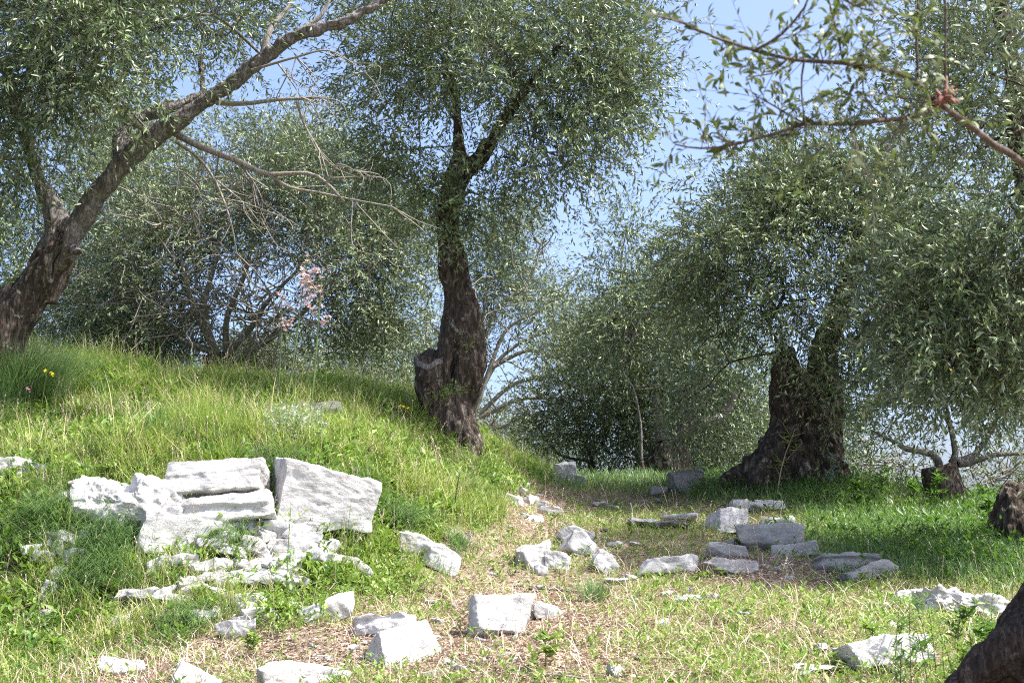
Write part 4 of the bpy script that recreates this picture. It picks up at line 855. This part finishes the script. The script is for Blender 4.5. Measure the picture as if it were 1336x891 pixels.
stone(790, 706, 812, 716, 'white flush stone between the cluster and the grey boulder', 1, 0, 0, 0, None, 90, n=12, flat=True)
stone(384, 528, 446, 548, 'grey lichened boulder low on the bank left of the centre tree', .8, 0, 0, 0, None, 91, mat=M_STONE_DARK)
# chips scattered on the path
def chips():
    rs = np.random.default_rng(5); protos = [stone_mesh((1, .8, .5), 300 + i, 6, chops=6, rough=.01, mat=[M_STONE, M_STONE, M_STONE_GREY][i % 3]) for i in range(8)]
    zonesL = [(400, 520, 800, 885, 26, 'small pale stone chip in the litter among the lower foreground blocks'), (560, 720, 780, 885, 34, 'small pale stone chip in the litter around the triangular block'), (640, 800, 640, 780, 34, 'small pale stone chip strewn over the brown slope and mid path'),
              (800, 1040, 645, 790, 26, 'small pale stone chip on the turf of the upper path'), (860, 1200, 790, 885, 16, 'small pale stone chip on the sunny turf in front'), (210, 440, 700, 800, 26, 'small pale stone chip fallen below the ruined wall'), (0, 160, 640, 830, 16, 'small pale stone chip in the left hand grass')]
    for (u0, u1, v0, v1, n, lab) in zonesL:
        for _ in range(n):
            g = G(rs.uniform(u0, u1), rs.uniform(v0, v1)); s = rs.uniform(.03, .09) * (1.0 if g[1] < 12 else 1.3) * (1.35 if rs.random() < .12 else 1)
            o = obj('stone_chip', protos[rs.integers(0, 8)], None, lab, 'stone', lab.replace('small pale stone chip', 'stone chips'), loc=(g[0], g[1], g[2] + s * .12))
            o.scale = (s, s * rs.uniform(.6, 1.1), s * rs.uniform(.5, .9)); o.rotation_euler = (rs.normal(0, .2), rs.normal(0, .2), rs.uniform(0, 6.3))
chips()

# ------------------------------------------------------------------ grass, weeds, litter
def field(rng, n, x0, x1, y0, y1, dens):
    """random ground positions in view (with a margin either side) thinned by a density; returns x, y, z and zones"""
    y = rng.uniform(y0 ** .5, y1 ** .5, n) ** 2; x = rng.uniform(-1, 1, n) * (y * .44 + .5)
    z = tz(x, y); u, v, bank, lush, brown = zones(x, y, z); k = rng.random(n) < dens(u, v, bank, lush, brown, y)
    return x[k], y[k], z[k], u[k], v[k], bank[k], lush[k], brown[k]
def blades(rng, base, h, w, lean, az, mat, name, tint, label=None, kind='stuff', parent=None, off=(0, 0, 0), curl=1.0):
    n = len(base); d = np.stack([np.cos(az), np.sin(az), 0 * az], 1); sa = az + np.pi / 2 + rng.normal(0, .5, n); side = np.stack([np.cos(sa), np.sin(sa), 0 * sa], 1)
    up = np.array([0, 0, 1.]); h_ = h[:, None]; ln = lean[:, None]; w_ = w[:, None]
    rows = []
    for t, ww in ((0, .8), (.38, 1), (.72, .7)):
        c = base + up * h_ * (t - .28 * ln * t * t * curl) + d * h_ * ln * t ** 1.9
        rows += [c - side * w_ * ww * .5, c + side * w_ * ww * .5]
    rows.append(base + up * h_ * (1 - .42 * ln * curl) + d * h_ * ln * 1.0)
    V = np.stack(rows, 1).reshape(-1, 3) - np.asarray(off); i = np.arange(n) * 7
    Q = np.concatenate([np.stack([i, i + 1, i + 3, i + 2], 1), np.stack([i + 2, i + 3, i + 5, i + 4], 1)]); T = np.stack([i + 4, i + 5, i + 6], 1)
    return obj(name, mk_mesh(name, V, quads=Q, tris=T, mats=[mat], tint=np.repeat(tint, 7)), parent, kind=kind if parent is None else None, label=label, cat='grass' if parent is None else None)
def wallgap(u, v): return 1 - .78 * np.clip(1.7 * blob(u, v, 300, 725, 130, 60), 0, 1)
def in_stone(x, y, z):
    return np.zeros(len(x), bool)
rg = np.random.default_rng(101)
# 1 meadow grass of the bank
x, y, z, u, v, bank, lush, brown = field(rg, 620000, 0, 0, 6.5, 20, lambda u, v, b, l, br, y: wallgap(u, v) * (b * .95) * (1 - .75 * np.clip(br, 0, 1)) * (u < 800))
n = len(x); cl = fbm(np.stack([x, y, x * 0], 1) * 3.5, 2, 40); cl2 = fbm(np.stack([x, y, x * 0], 1) * 1.1, 2, 47); h = rg.uniform(.08, .24, n) * (1 + .9 * cl + .5 * cl2) * np.where(rg.random(n) < .08, 1.9, 1); keep = rg.random(n) < .55 + 1.3 * cl
ti = np.clip(rg.beta(1.9, 2.1, n) + .35 * fbm(np.stack([x, y, x * 0], 1) * 1.3, 2, 41) + .25 * fbm(np.stack([x, y, x * 0], 1) * 5, 2, 43) + .10, 0, 1)
az = rg.uniform(0, 6.28, n); le = rg.uniform(.2, 1.1, n)
blades(rg, np.stack([x, y, z - .01], 1)[keep], h[keep], rg.uniform(.0028, .0055, n)[keep], le[keep], az[keep], M_GRASS, 'meadow_grass', ti[keep], 'bright green meadow grass covering the bank')
# 2 short turf of the path
x, y, z, u, v, bank, lush, brown = field(rg, 420000, 0, 0, 6.3, 23, lambda u, v, b, l, br, y: np.clip(.78 - .85 * br + .25 * fbm(np.stack([u / 30, v / 14, u * 0], 1), 2, 7), .03, 1) * (1 - b * .8))
n = len(x); blades(rg, np.stack([x, y, z - .006], 1), rg.uniform(.025, .085, n) * (1 + 1.2 * lush), rg.uniform(.003, .006, n), rg.uniform(.3, 1.3, n), rg.uniform(0, 6.28, n), M_GRASS, 'path_turf', np.clip(rg.beta(2.4, 2.6, n) + .10, 0, 1), 'short sunlit turf growing thinly along the path')
# 3 lush grass under the right hand trees
x, y, z, u, v, bank, lush, brown = field(rg, 420000, 0, 0, 9, 24, lambda u, v, b, l, br, y: l * .85)
n = len(x); blades(rg, np.stack([x, y, z - .01], 1), rg.uniform(.08, .24, n), rg.uniform(.004, .008, n), rg.uniform(.15, .8, n), rg.uniform(0, 6.28, n), M_TUSSOCK, 'shade_grass', np.clip(rg.beta(2, 3, n), 0, 1), 'lush green grass under the trees on the right')
# slope beyond the crest
x, y, z, u, v, bank, lush, brown = field(rg, 150000, 0, 0, 18, 32, lambda u, v, b, l, br, y: .6 + 0 * u)
n = len(x); blades(rg, np.stack([x, y, z - .01], 1), rg.uniform(.08, .28, n), rg.uniform(.006, .012, n), rg.uniform(.15, .8, n), rg.uniform(0, 6.28, n), M_TUSSOCK, 'rough_grass', np.clip(rg.beta(2, 3, n) + .1, 0, 1), 'rough grass on the slope beyond the crest')
# 4 broad leaved ground weeds
def rosettes(rng, x, y, z, size, mat, name, label, per=(4, 8), tall=0.0, lw=.34):
    m = rng.integers(per[0], per[1] + 1, len(x)); idx = np.repeat(np.arange(len(x)), m); n = len(idx); az = rng.uniform(0, 6.28, n); el = rng.uniform(.1, 1.1, n)
    d = np.stack([np.cos(az) * np.cos(el), np.sin(az) * np.cos(el), np.sin(el)], 1)
    base = np.stack([x, y, z], 1)[idx] + np.stack([rng.normal(0, .012, n), rng.normal(0, .012, n), rng.uniform(0, 1, n) * tall * size[idx]], 1)
    up = norm(np.array([0, 0, 1.]) + rng.normal(0, .35, (n, 3))); L = size[idx] * rng.uniform(.5, 1.1, n)
    t0 = np.clip(np.repeat(rng.normal(.5, .2, len(x)), m) + rng.normal(0, .15, n), 0, 1)
    me = leaves_mesh(name, base, d, up, L, L * rng.uniform(lw * .8, lw * 1.3, n), mat, (0, 0, 0), t0, .15)
    return obj(name, me, kind='stuff', label=label, cat='ground cover')
x, y, z, u, v, bank, lush, brown = field(rg, 60000, 0, 0, 6.3, 20, lambda u, v, b, l, br, y: np.clip(.30 + .80 * b * (fbm(np.stack([u / 60, v / 40, u * 0], 1), 2, 61) > -.1) + .3 * blob(u, v, 560, 600, 120, 90) - .25 * br - .3 * (b > .5) * (u < 400), 0.02, 1))
rosettes(rg, x, y, z + .01, rg.uniform(.025, .060, len(x)) * (1 + .8 * bank), M_WEED, 'leafy_weeds', 'yellow green leafy weeds scattered through the turf', tall=1.2)
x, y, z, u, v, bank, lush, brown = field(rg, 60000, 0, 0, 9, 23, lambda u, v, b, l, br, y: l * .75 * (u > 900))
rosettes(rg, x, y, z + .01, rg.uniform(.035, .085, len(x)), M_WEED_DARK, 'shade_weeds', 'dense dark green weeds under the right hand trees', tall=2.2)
# leafy patch at the foot of the wall
x, y, z, u, v, bank, lush, brown = field(rg, 90000, 0, 0, 8.5, 11.5, lambda u, v, b, l, br, y: .8 * np.clip(blob(u, v, 500, 765, 75, 28) + blob(u, v, 370, 790, 45, 40) + .7 * blob(u, v, 470, 740, 30, 30) - .2, 0, 1))
kk = rg.random(len(x)) < .4; x, y, z = x[kk], y[kk], z[kk]
rosettes(rg, x, y, z + .02, rg.uniform(.025, .06, len(x)), M_WEED, 'vetch_patch', 'pale green leafy patch at the foot of the wall', tall=1.8, lw=.5)
x, y, z, u, v, bank, lush, brown = field(rg, 60000, 0, 0, 10.5, 15, lambda u, v, b, l, br, y: .9 * np.clip(blob(u, v, 385, 575, 40, 22) - .25, 0, 1))
rosettes(rg, x, y, z + .05, rg.uniform(.03, .06, len(x)), M_GREYWEED, 'silver_weeds', 'silvery leaved weed patch behind the largest block', tall=3, lw=.3)
# 5 dead leaves and straw
x, y, z, u, v, bank, lush, brown = field(rg, 420000, 0, 0, 6.3, 22, lambda u, v, b, l, br, y: np.clip(.18 + .85 * br - .15 * b, .02, 1) * (1 - .6 * b))
n = len(x); az = rg.uniform(0, 6.28, n); el = rg.normal(.05, .25, n); d = np.stack([np.cos(az) * np.cos(el), np.sin(az) * np.cos(el), np.sin(el)], 1); L = rg.uniform(.018, .052, n)
ti = np.clip(rg.beta(2, 2.2, n), 0, 1)
obj('leaf_litter', leaves_mesh('leaf_litter', np.stack([x, y, z + rg.uniform(.002, .018, n)], 1), d, norm(np.array([0, 0, 1.]) + rg.normal(0, .4, (n, 3))), L, L * rg.uniform(.18, .34, n), M_DRY, (0, 0, 0), ti, .2), kind='stuff', label='tan dead olive leaves littering the path', cat='leaf litter')
x, y, z, u, v, bank, lush, brown = field(rg, 60000, 0, 0, 6.3, 20, lambda u, v, b, l, br, y: np.clip(.22 + .5 * b + .9 * blob(u, v, 150, 870, 170, 30), 0, 1))
n = len(x); blades(rg, np.stack([x, y, z], 1), rg.uniform(.08, .26, n), rg.uniform(.002, .004, n), rg.uniform(.6, 1.5, n), rg.uniform(0, 6.28, n), M_DRY, 'dry_straw', np.clip(rg.uniform(.5, 1, n), 0, 1), 'thin dry straw stalks among the green grass')

# grass tussocks: one thing each
TG = 'long bladed grass tussocks'
def tussock(u, v, r, h, label, nb=900, seed=0, d=None, az0=None, droop=(.5, 1.5), mat=M_TUSSOCK, group=TG):
    rs = np.random.default_rng(seed + 100 + int(u)); g = G(u, v) if d is None else np.array(P(u, v, d))
    if d is not None: g[2] = tz(g[0], g[1])
    a = rs.uniform(0, 6.28, nb); q = rs.random(nb) ** .8 * r * (1 + .4 * np.sin(3 * a + seed)); b = np.stack([np.cos(a) * q, np.sin(a) * q, 0 * a], 1) + g; b[:, 2] = tz(b[:, 0], b[:, 1]) - .01
    az = a + rs.normal(0, .6, nb) if az0 is None else az0 + rs.normal(0, .7, nb)
    return blades_thing(rs, b, rs.uniform(.6, 1.1, nb) * h, rs.uniform(.0025, .0045, nb), rs.uniform(*droop, nb), az, mat, np.clip(rs.beta(2, 2, nb) + rs.normal(0, .1), 0, 1), label, g, group)
def blades_thing(rs, b, h, w, le, az, mat, ti, label, g, group):
    o = blades(rs, b, h, w, le, az, mat, 'grass_tussock', ti, off=g, kind=None, curl=1.35); o.location = [float(c) for c in g]; o['label'] = label; o['category'] = 'grass tussock'; o['group'] = group
    return o
tussock(22, 525, .36, .80, 'big drooping blue green tussock at the left edge of the bank', 3400, 1, droop=(.25, .95))
tussock(-40, 560, .30, .5, 'drooping tussock partly cut by the left edge', 992, 2)
tussock(215, 555, .22, .36, 'soft tussock on the bank left of the flowering stalks', 682, 3)
tussock(285, 560, .24, .38, 'wide soft tussock on the bank above the capping slab', 806, 4)
tussock(330, 545, .20, .34, 'soft tussock nearest the pink flower stalks', 620, 5)
tussock(375, 600, .13, .22, 'dark green tussock just behind the top of the largest block', 496, 6)
tussock(140, 712, .22, .30, 'lush tussock in the shade under the leftmost wall boulders', 992, 7, az0=-1.2, droop=(.6, 1.4))
tussock(130, 760, .28, .34, 'lush tussock below the wall beside the flat topped stone', 992, 8, az0=-1.4)
tussock(60, 690, .30, .32, 'fine grass tussock spilling down at the far left', 868, 9, az0=-1.6)
tussock(300, 712, .14, .24, 'small tussock filling the notch under the layered slab', 372, 10, az0=-1.4)
tussock(520, 690, .14, .34, 'fine tussock at the right end of the largest block', 434, 11, az0=-.6)
tussock(452, 700, .16, .22, 'fine tussock under the lower edge of the largest block', 496, 12, az0=-1.4)
tussock(776, 790, .10, .26, 'stiff dark clump of grass standing on the path', 260, 13, droop=(.15, .7))
tussock(858, 625, .26, .42, 'tall tussock at the foot of the slender pale stem', 682, 14, droop=(.2, .8))
tussock(790, 622, .22, .26, 'low tussock on the crest left of the slender stem', 496, 15, droop=(.3, .9))
tussock(980, 640, .25, .24, 'tussock at the left foot of the massive trunk', 496, 16, droop=(.3, .9))
tussock(745, 700, .07, .16, 'little tussock beside the slanting slabs', 161, 17, droop=(.2, .8))
tussock(575, 740, .14, .20, 'loose tussock before the sloping stone', 372, 18, droop=(.3, 1.0))
tussock(240, 815, .25, .22, 'fine green tussock below the flat topped stone', 682, 19, az0=-1.4)
tussock(600, 715, .10, .2, 'thin tussock right of the sloping stone', 248, 20, droop=(.2, .9))

rt = np.random.default_rng(66)
for k in range(46):
    u = rt.uniform(-20, 660); v = rt.uniform(*np.interp(u, [0, 300, 660], [470, 520, 580])[None] + np.array([0, 110]))
    tussock(u, v, rt.uniform(.05, .12), rt.uniform(.22, .38), 'ragged tuft of long grass standing above the turf of the bank', 150, 300 + k, droop=(.15, 1.0), mat=M_GRASS if k % 3 else M_TUSSOCK, group='ragged grass tufts over the bank')
# ------------------------------------------------------------------ flowers and single plants
def stalk_plant(name, label, cat, u, v, h, lean=(0, 0), mat=M_TUSSOCK, r=.0035, group=None, d=None, loc=None):
    g = G(u, v) if d is None else np.array(P(u, v, d));
    if d is not None: g[2] = tz(g[0], g[1])
    root = thing(name, label, cat, g, group); top = np.array([lean[0], lean[1], h]); tb = Tubes(); mid = top * .5 + np.array([lean[0] * -.12, 0, .02])
    tb.add([np.zeros(3), mid, top], [r, r * .8, r * .5], 6, .04); obj('stem', tint_fill(tb.mesh('stem', [mat]), .5), root); return root, g, top
def tint_fill(me, t):
    at = me.attributes.new('tint', 'FLOAT', 'POINT'); at.data.foreach_set('value', np.full(len(me.vertices), t, np.float32)); return me
def petals(rs, centres, n, L, lw, mat, name, root, up=.4, tint=None):
    idx = np.repeat(np.arange(len(centres)), n); k = len(idx); a = np.tile(np.arange(n) / n * 6.283, len(centres)) + np.repeat(rs.uniform(0, 6, len(centres)), n)
    ax = norm(np.array([0, -.5, .8]) + rs.normal(0, .45, (len(centres), 3)))[idx]; e1 = norm(np.cross(ax, [1, .2, .1])); e2 = np.cross(ax, e1)
    d = norm(e1 * np.cos(a)[:, None] + e2 * np.sin(a)[:, None] + ax * up); LL = np.full(k, L) * rs.uniform(.8, 1.15, k)
    obj(name, leaves_mesh(name, np.array(centres)[idx], d, ax, LL, LL * lw, mat, (0, 0, 0), rs.uniform(.3, 1, k), .12), root)
def asphodel(label, u, v, toppx, seed, branches, dep):
    rs = np.random.default_rng(seed); g = np.array(P(u, v, dep)); g[2] = tz(g[0], g[1]); top = P(toppx[0], toppx[1], dep - .1) - g
    root = thing('asphodel', label, 'flower', g, 'tall pink flower stalks on the bank'); tb = Tubes()
    tb.add([np.zeros(3), top * .5 + [.01, 0, 0], top], [.009, .008, .004], 6, .05); C = []
    ends = [top * .62 + (top * .38)] 
    for b in range(branches):
        t = .62 + .3 * b / max(1, branches); s = top * t; e = s + np.array([rs.choice([-1, 1]) * rs.uniform(.08, .2), rs.normal(0, .05), rs.uniform(.10, .26)]); tb.add([s, (s + e) / 2 + [0, 0, -.02], e], [.003, .0025, .0015], 5, .04)
        for q in np.linspace(.3, 1, 13): C.append(s + (e - s) * q + rs.normal(0, .014, 3))
    for q in np.linspace(.72, 1, 14): C.append(top * q + rs.normal(0, .016, 3))
    obj('stem', tint_fill(tb.mesh('stem', [M_TUSSOCK]), .7), root); petals(rs, C, 6, .028, .38, M_PINK, 'blossom', root)
asphodel('taller pink flowered stalk with many side spikes before the broad olive', 372, 515, (400, 336), 1, 5, 13.6)
asphodel('second pink flowered stalk leaning right beside the taller one', 404, 520, (420, 352), 2, 4, 13.5)
asphodel('shorter pink flowered stalk set left of the tall pair', 362, 510, (368, 382), 3, 1, 13.8)
def daisy(label, u, v, h, lean, d=None, heads=3, seed=0, mat=M_YELLOW, L=.016, name='yellow_daisy', cat='flower', group='yellow flowers on the bank'):
    rs = np.random.default_rng(seed); root, g, top = stalk_plant(name, label, cat, u, v, h, lean, M_WEED, .0025, group, d)
    C = [top + np.array([rs.normal(0, .022) * (i > 0) + .03 * i * (heads > 2), rs.normal(0, .02), -.012 * i]) for i in range(heads)]
    petals(rs, C, 12, L, .4, mat, 'blossom', root, .15)
    n = 10; b = np.stack([np.zeros(n), np.zeros(n), rs.uniform(0, h * .6, n)], 1); a = rs.uniform(0, 6.28, n); dd = norm(np.stack([np.cos(a), np.sin(a), rs.uniform(.3, 1, n)], 1))
    obj('foliage', leaves_mesh('foliage', b, dd, np.tile([0, 0, 1.], (n, 1)), rs.uniform(.03, .07, n), rs.uniform(.006, .012, n), M_WEED, (0, 0, 0), rs.uniform(.2, .8, n)), root)
daisy('flat yellow flower heads left of the cut stub of the centre tree', 522, 528, .26, (.0, 0), 14.2, 4, 1, L=.02)
daisy('yellow flower heads above the silvery weeds on the bank', 402, 565, .16, (0, 0), 12.2, 3, 2, L=.018)
daisy('yellow flower heads on a tall stem against the leaning trunk', 55, 462, .62, (.05, 0), 12.4, 4, 3, L=.018)
daisy('lone yellow flower above the capping slab', 198, 596, .06, (0, 0), None, 1, 4)
daisy('lone yellow flower in the grass right of the furrowed ridge', 1285, 765, .10, (0, 0), None, 1, 5)
daisy('orange yellow flower by the broad block near the trunk', 1200, 838, .05, (0, 0), None, 1, 6)
daisy('yellow flower low in the litter beside the flaking slab', 464, 842, .03, (0, 0), None, 2, 7, L=.01)
for i, (u, v, h, lab) in enumerate([(32, 770, .10, 'violet blue flower spike in the far left grass'), (192, 588, .10, 'violet flower spike on the bank above the wall boulders'), (84, 512, .16, 'violet flower spike beside the big drooping tussock'), (250, 575, .07, 'small violet flower among the soft tussocks'), (612, 708, .07, 'small violet flower near the red brown stem'), (546, 660, .08, 'violet flower right of the largest block'), (900, 778, .05, 'tiny violet flower by the mid path shadow'), (1208, 690, .12, 'violet flower in the dark weeds under the squat stump'), (485, 588, .08, 'violet flower on the upper bank'), (420, 480, .1, 'violet flower near the grey lichened boulder')]):
    rs = np.random.default_rng(900 + i); root, g, top = stalk_plant('violet_flower', lab, 'flower', u, v, h, (0, 0), M_WEED, .002, 'violet flowers')
    petals(rs, [top * q + rs.normal(0, .006, 3) for q in np.linspace(.6, 1, 6)], 5, .011, .6, M_PURPLE, 'blossom', root)
daisy('pink flower on a thin stem before the leaning trunk', 36, 445, .42, (.01, 0), 12.6, 2, 12, M_MAG, .014, 'pink_flower', group=None)
daisy('red pink flower just below the pink one near the leaning trunk', 50, 465, .12, (0, 0), 12.6, 1, 13, M_MAG, .016, 'pink_flower', group=None)
daisy('magenta flower in the shade of the near trunk', 1272, 872, .24, (0, 0), 6.4, 1, 14, M_MAG, .008, 'pink_flower', group=None)
def leafy_stalk(name, label, cat, u, v, h, lean, mat_stem, mat_leaf, n, ll, d=None, r=.004, seed=0, lw=.22, branches=0, group=None, up=.5):
    rs = np.random.default_rng(seed + 40); root, g, top = stalk_plant(name, label, cat, u, v, h, lean, mat_stem, r, group, d); tb = Tubes(); Bz = [(np.zeros(3), top)]
    for k in range(branches):
        s = top * rs.uniform(.3, .9); a = rs.uniform(0, 6.28); e = s + np.array([math.cos(a) * .12, math.sin(a) * .12, rs.uniform(.02, .14)]) * h * 1.6; tb.add([s, e], [r * .5, r * .25], 4, .05, cap=False); Bz.append((s, e))
    if branches: obj('side_shoot', tint_fill(tb.mesh('side_shoot', [mat_stem]), .5), root)
    k = rs.integers(0, len(Bz), n); t = rs.uniform(.15, 1, n)[:, None]; S = np.array([b[0] for b in Bz])[k]; E_ = np.array([b[1] for b in Bz])[k]; b = S + (E_ - S) * t
    a = rs.uniform(0, 6.28, n); dd = norm(np.stack([np.cos(a), np.sin(a), rs.normal(up, .3, n)], 1)); L = rs.uniform(*ll, n)
    obj('foliage', leaves_mesh('foliage', b, dd, norm(np.array([0, 0, 1.]) + rs.normal(0, .3, (n, 3))), L, L * lw, mat_leaf, (0, 0, 0), rs.uniform(.1, .95, n)), root); return root
leafy_stalk('dry_stem', 'thin red brown upright stem on the bank slope', 'plant stem', 592, 678, .40, (.05, 0), M_BARK_DARK, M_WEED, 8, (.03, .05), None, .006, 1)
leafy_stalk('wild_spurge', 'green forked stalk standing before the largest block', 'weed', 374, 745, .62, (.02, 0), M_WEED, M_WEED, 14, (.04, .08), 9.75, .004, 2, .3, 2)
leafy_stalk('thistle', 'tall pale dried thistle stalk in front of the massive trunk', 'weed', 1012, 640, .75, (.22, 0), M_DRY, M_GRASS, 70, (.06, .14), 15, .007, 3, .12, 9, up=.3)
leafy_stalk('wild_spurge', 'pale leafy spurge clump at the right foot of the massive trunk', 'weed', 1085, 650, .42, (0, 0), M_WEED, M_GREYWEED, 150, (.04, .08), 15, .005, 4, .2, 12)
for i, (u, v, h, lab) in enumerate([(1150, 665, .40, 'leafy weed stalk left of the squat stump'), (1192, 668, .34, 'leafy weed stalk just before the squat stump'), (1222, 672, .46, 'tallest leafy weed stalk before the squat stump'), (1290, 690, .36, 'leafy weed stalk between the squat stump and the edge stump'), (1122, 670, .3, 'leafy weed stalk right of the spurge clump')]):
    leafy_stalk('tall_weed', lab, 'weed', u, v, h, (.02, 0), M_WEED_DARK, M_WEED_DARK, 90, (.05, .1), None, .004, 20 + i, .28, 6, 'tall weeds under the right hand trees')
for i, (u, v, lab) in enumerate([(712, 872, 'bushy green sprout on the litter near the lower edge'), (1140, 858, 'tall bladed sprout before the broad white block'), (365, 815, 'dark leaved weed at the foot of the wedge stones'), (330, 860, 'toothed pale weed left of the lower block'), (70, 870, 'broad leaved weed in the lower left corner')]):
    leafy_stalk('weed_sprout', lab, 'weed', u, v, .16, (0, 0), M_WEED, M_WEED, 60, (.04, .09), None, .003, 60 + i, .3, 4, 'single weed sprouts')
# dark thin weeds in front of the near trunk
for i, (u, v, h, ln, lab) in enumerate([(1172, 872, .30, .02, 'thin bare twig weed left of the near trunk'), (1212, 862, .34, -.06, 'arching dark weed crossing the broad block'), (1245, 850, .42, .04, 'tallest dark leafy weed before the near trunk'), (1290, 868, .32, .03, 'ferny weed growing on the near trunk root'), (1322, 872, .26, 0, 'bright lobed weed in the lower right corner'), (1262, 880, .18, 0, 'low cut leaved weed under the near trunk')]):
    leafy_stalk('trunk_weed', lab, 'weed', u, v, h * .8 + .12, (ln, 0), M_TWIG_DARK if i < 3 else M_WEED_DARK, M_WEED_DARK if i < 4 else M_WEED, 50 if i < 2 else 150, (.025, .07), 6.45 + .12 * (i % 3), .003, 80 + i, .30, 9, 'weeds around the near trunk')
# fallen sticks
WG2 = 'weeds around the near trunk'
rw = np.random.default_rng(9)
for k in range(16):
    leafy_stalk('trunk_weed', 'thin dark stalked weed in the shaded tangle beside the near trunk', 'weed', rw.uniform(1165, 1345), 870, rw.uniform(.16, .50), (rw.normal(0, .06), 0), M_WEED_DARK if k % 3 else M_TWIG_DARK, M_WEED_DARK if k % 2 else M_WEED, 60, (.02, .06), rw.uniform(6.3, 7.3), .0025, 200 + k, .26, 6, 'dark weeds tangled beside the near trunk')
for i, (a, b2, lab) in enumerate([((628, 862), (684, 856), 'pale fallen stick on the litter right of the foreground block'), ((668, 862), (692, 852), 'short stick lying right of the pale one'), ((690, 770), (760, 774), 'brown twig lying above the grass clump'), ((828, 862), (880, 864), 'straight straw like stick on the turf at the bottom'), ((700, 884), (760, 888), 'weathered stick at the lower edge'), ((1020, 770), (1085, 752), 'thin dead twig in the tree shadow'), ((32, 598), (56, 592), 'bleached stick over the left edge boulders')]):
    p = G(*a); q = G(*b2); tb = Tubes(); c = (p + q) / 2; m = (p + q) / 2 + [0, 0, .015]; tb.add([p + [0, 0, .01], m, q + [0, 0, .012]], [.009, .008, .005], 7, .04, lump=.2); obj('fallen_stick', tb.mesh('fallen_stick', [M_TWIG], c), None, lab, 'stick', 'fallen sticks', loc=[float(k) for k in c])
# seed heads and tall stems standing out of the bank grass
x, y, z, u, v, bank, lush, brown = field(rg, 9000, 0, 0, 7, 18, lambda u, v, b, l, br, y: .28 * b + .02)
n = len(x); hs = rg.uniform(.18, .42, n); le = rg.uniform(.1, .6, n); az = rg.uniform(0, 6.28, n); base = np.stack([x, y, z], 1)
dd = np.stack([np.cos(az), np.sin(az), 0 * az], 1); Pt = base[:, None] + np.array([0, 0, 1.])[None, None] * (hs[:, None] * np.array([0, .38, .72, .98])[None])[..., None] + dd[:, None] * (hs[:, None] * le[:, None] * np.array([0, .08, .3, .6])[None])[..., None]
me = twig_tubes(Pt, .0016, (0, 0, 0), 'seed_grass', M_DRY); obj('seed_grass', tint_fill(me, .6), kind='stuff', label='thin straw coloured seed stems above the bank grass', cat='grass')
m = 9; t = np.tile(np.linspace(.72, 1, m), n); A = np.repeat(Pt[:, 2], m, 0); Bp = np.repeat(Pt[:, 3], m, 0); bb = A + (Bp - A) * ((t - .72) / .28)[:, None]
d2 = norm(norm(Bp - A) + rg.normal(0, .4, (len(bb), 3))); obj('seed_heads', leaves_mesh('seed_heads', bb, d2, rg.normal(0, 1, (len(bb), 3)), rg.uniform(.012, .022, len(bb)), rg.uniform(.004, .007, len(bb)), M_DRY, (0, 0, 0), rg.uniform(.4, 1, len(bb))), kind='stuff', label='feathery dry seed heads over the bank grass', cat='grass')
# broad leaved plants of the bank
x, y, z, u, v, bank, lush, brown = field(rg, 40000, 0, 0, 7, 19, lambda u, v, b, l, br, y: .55 * b * np.clip(fbm(np.stack([x_ for x_ in (u / 45, v / 22, u * 0)], 1), 2, 88) * 2.2, 0, 1))
rosettes(rg, x, y, z + .03, rg.uniform(.03, .08, len(x)), M_WEED_DARK, 'bank_weeds', 'dark leaved weeds in clumps on the bank', tall=1.8, lw=.4)
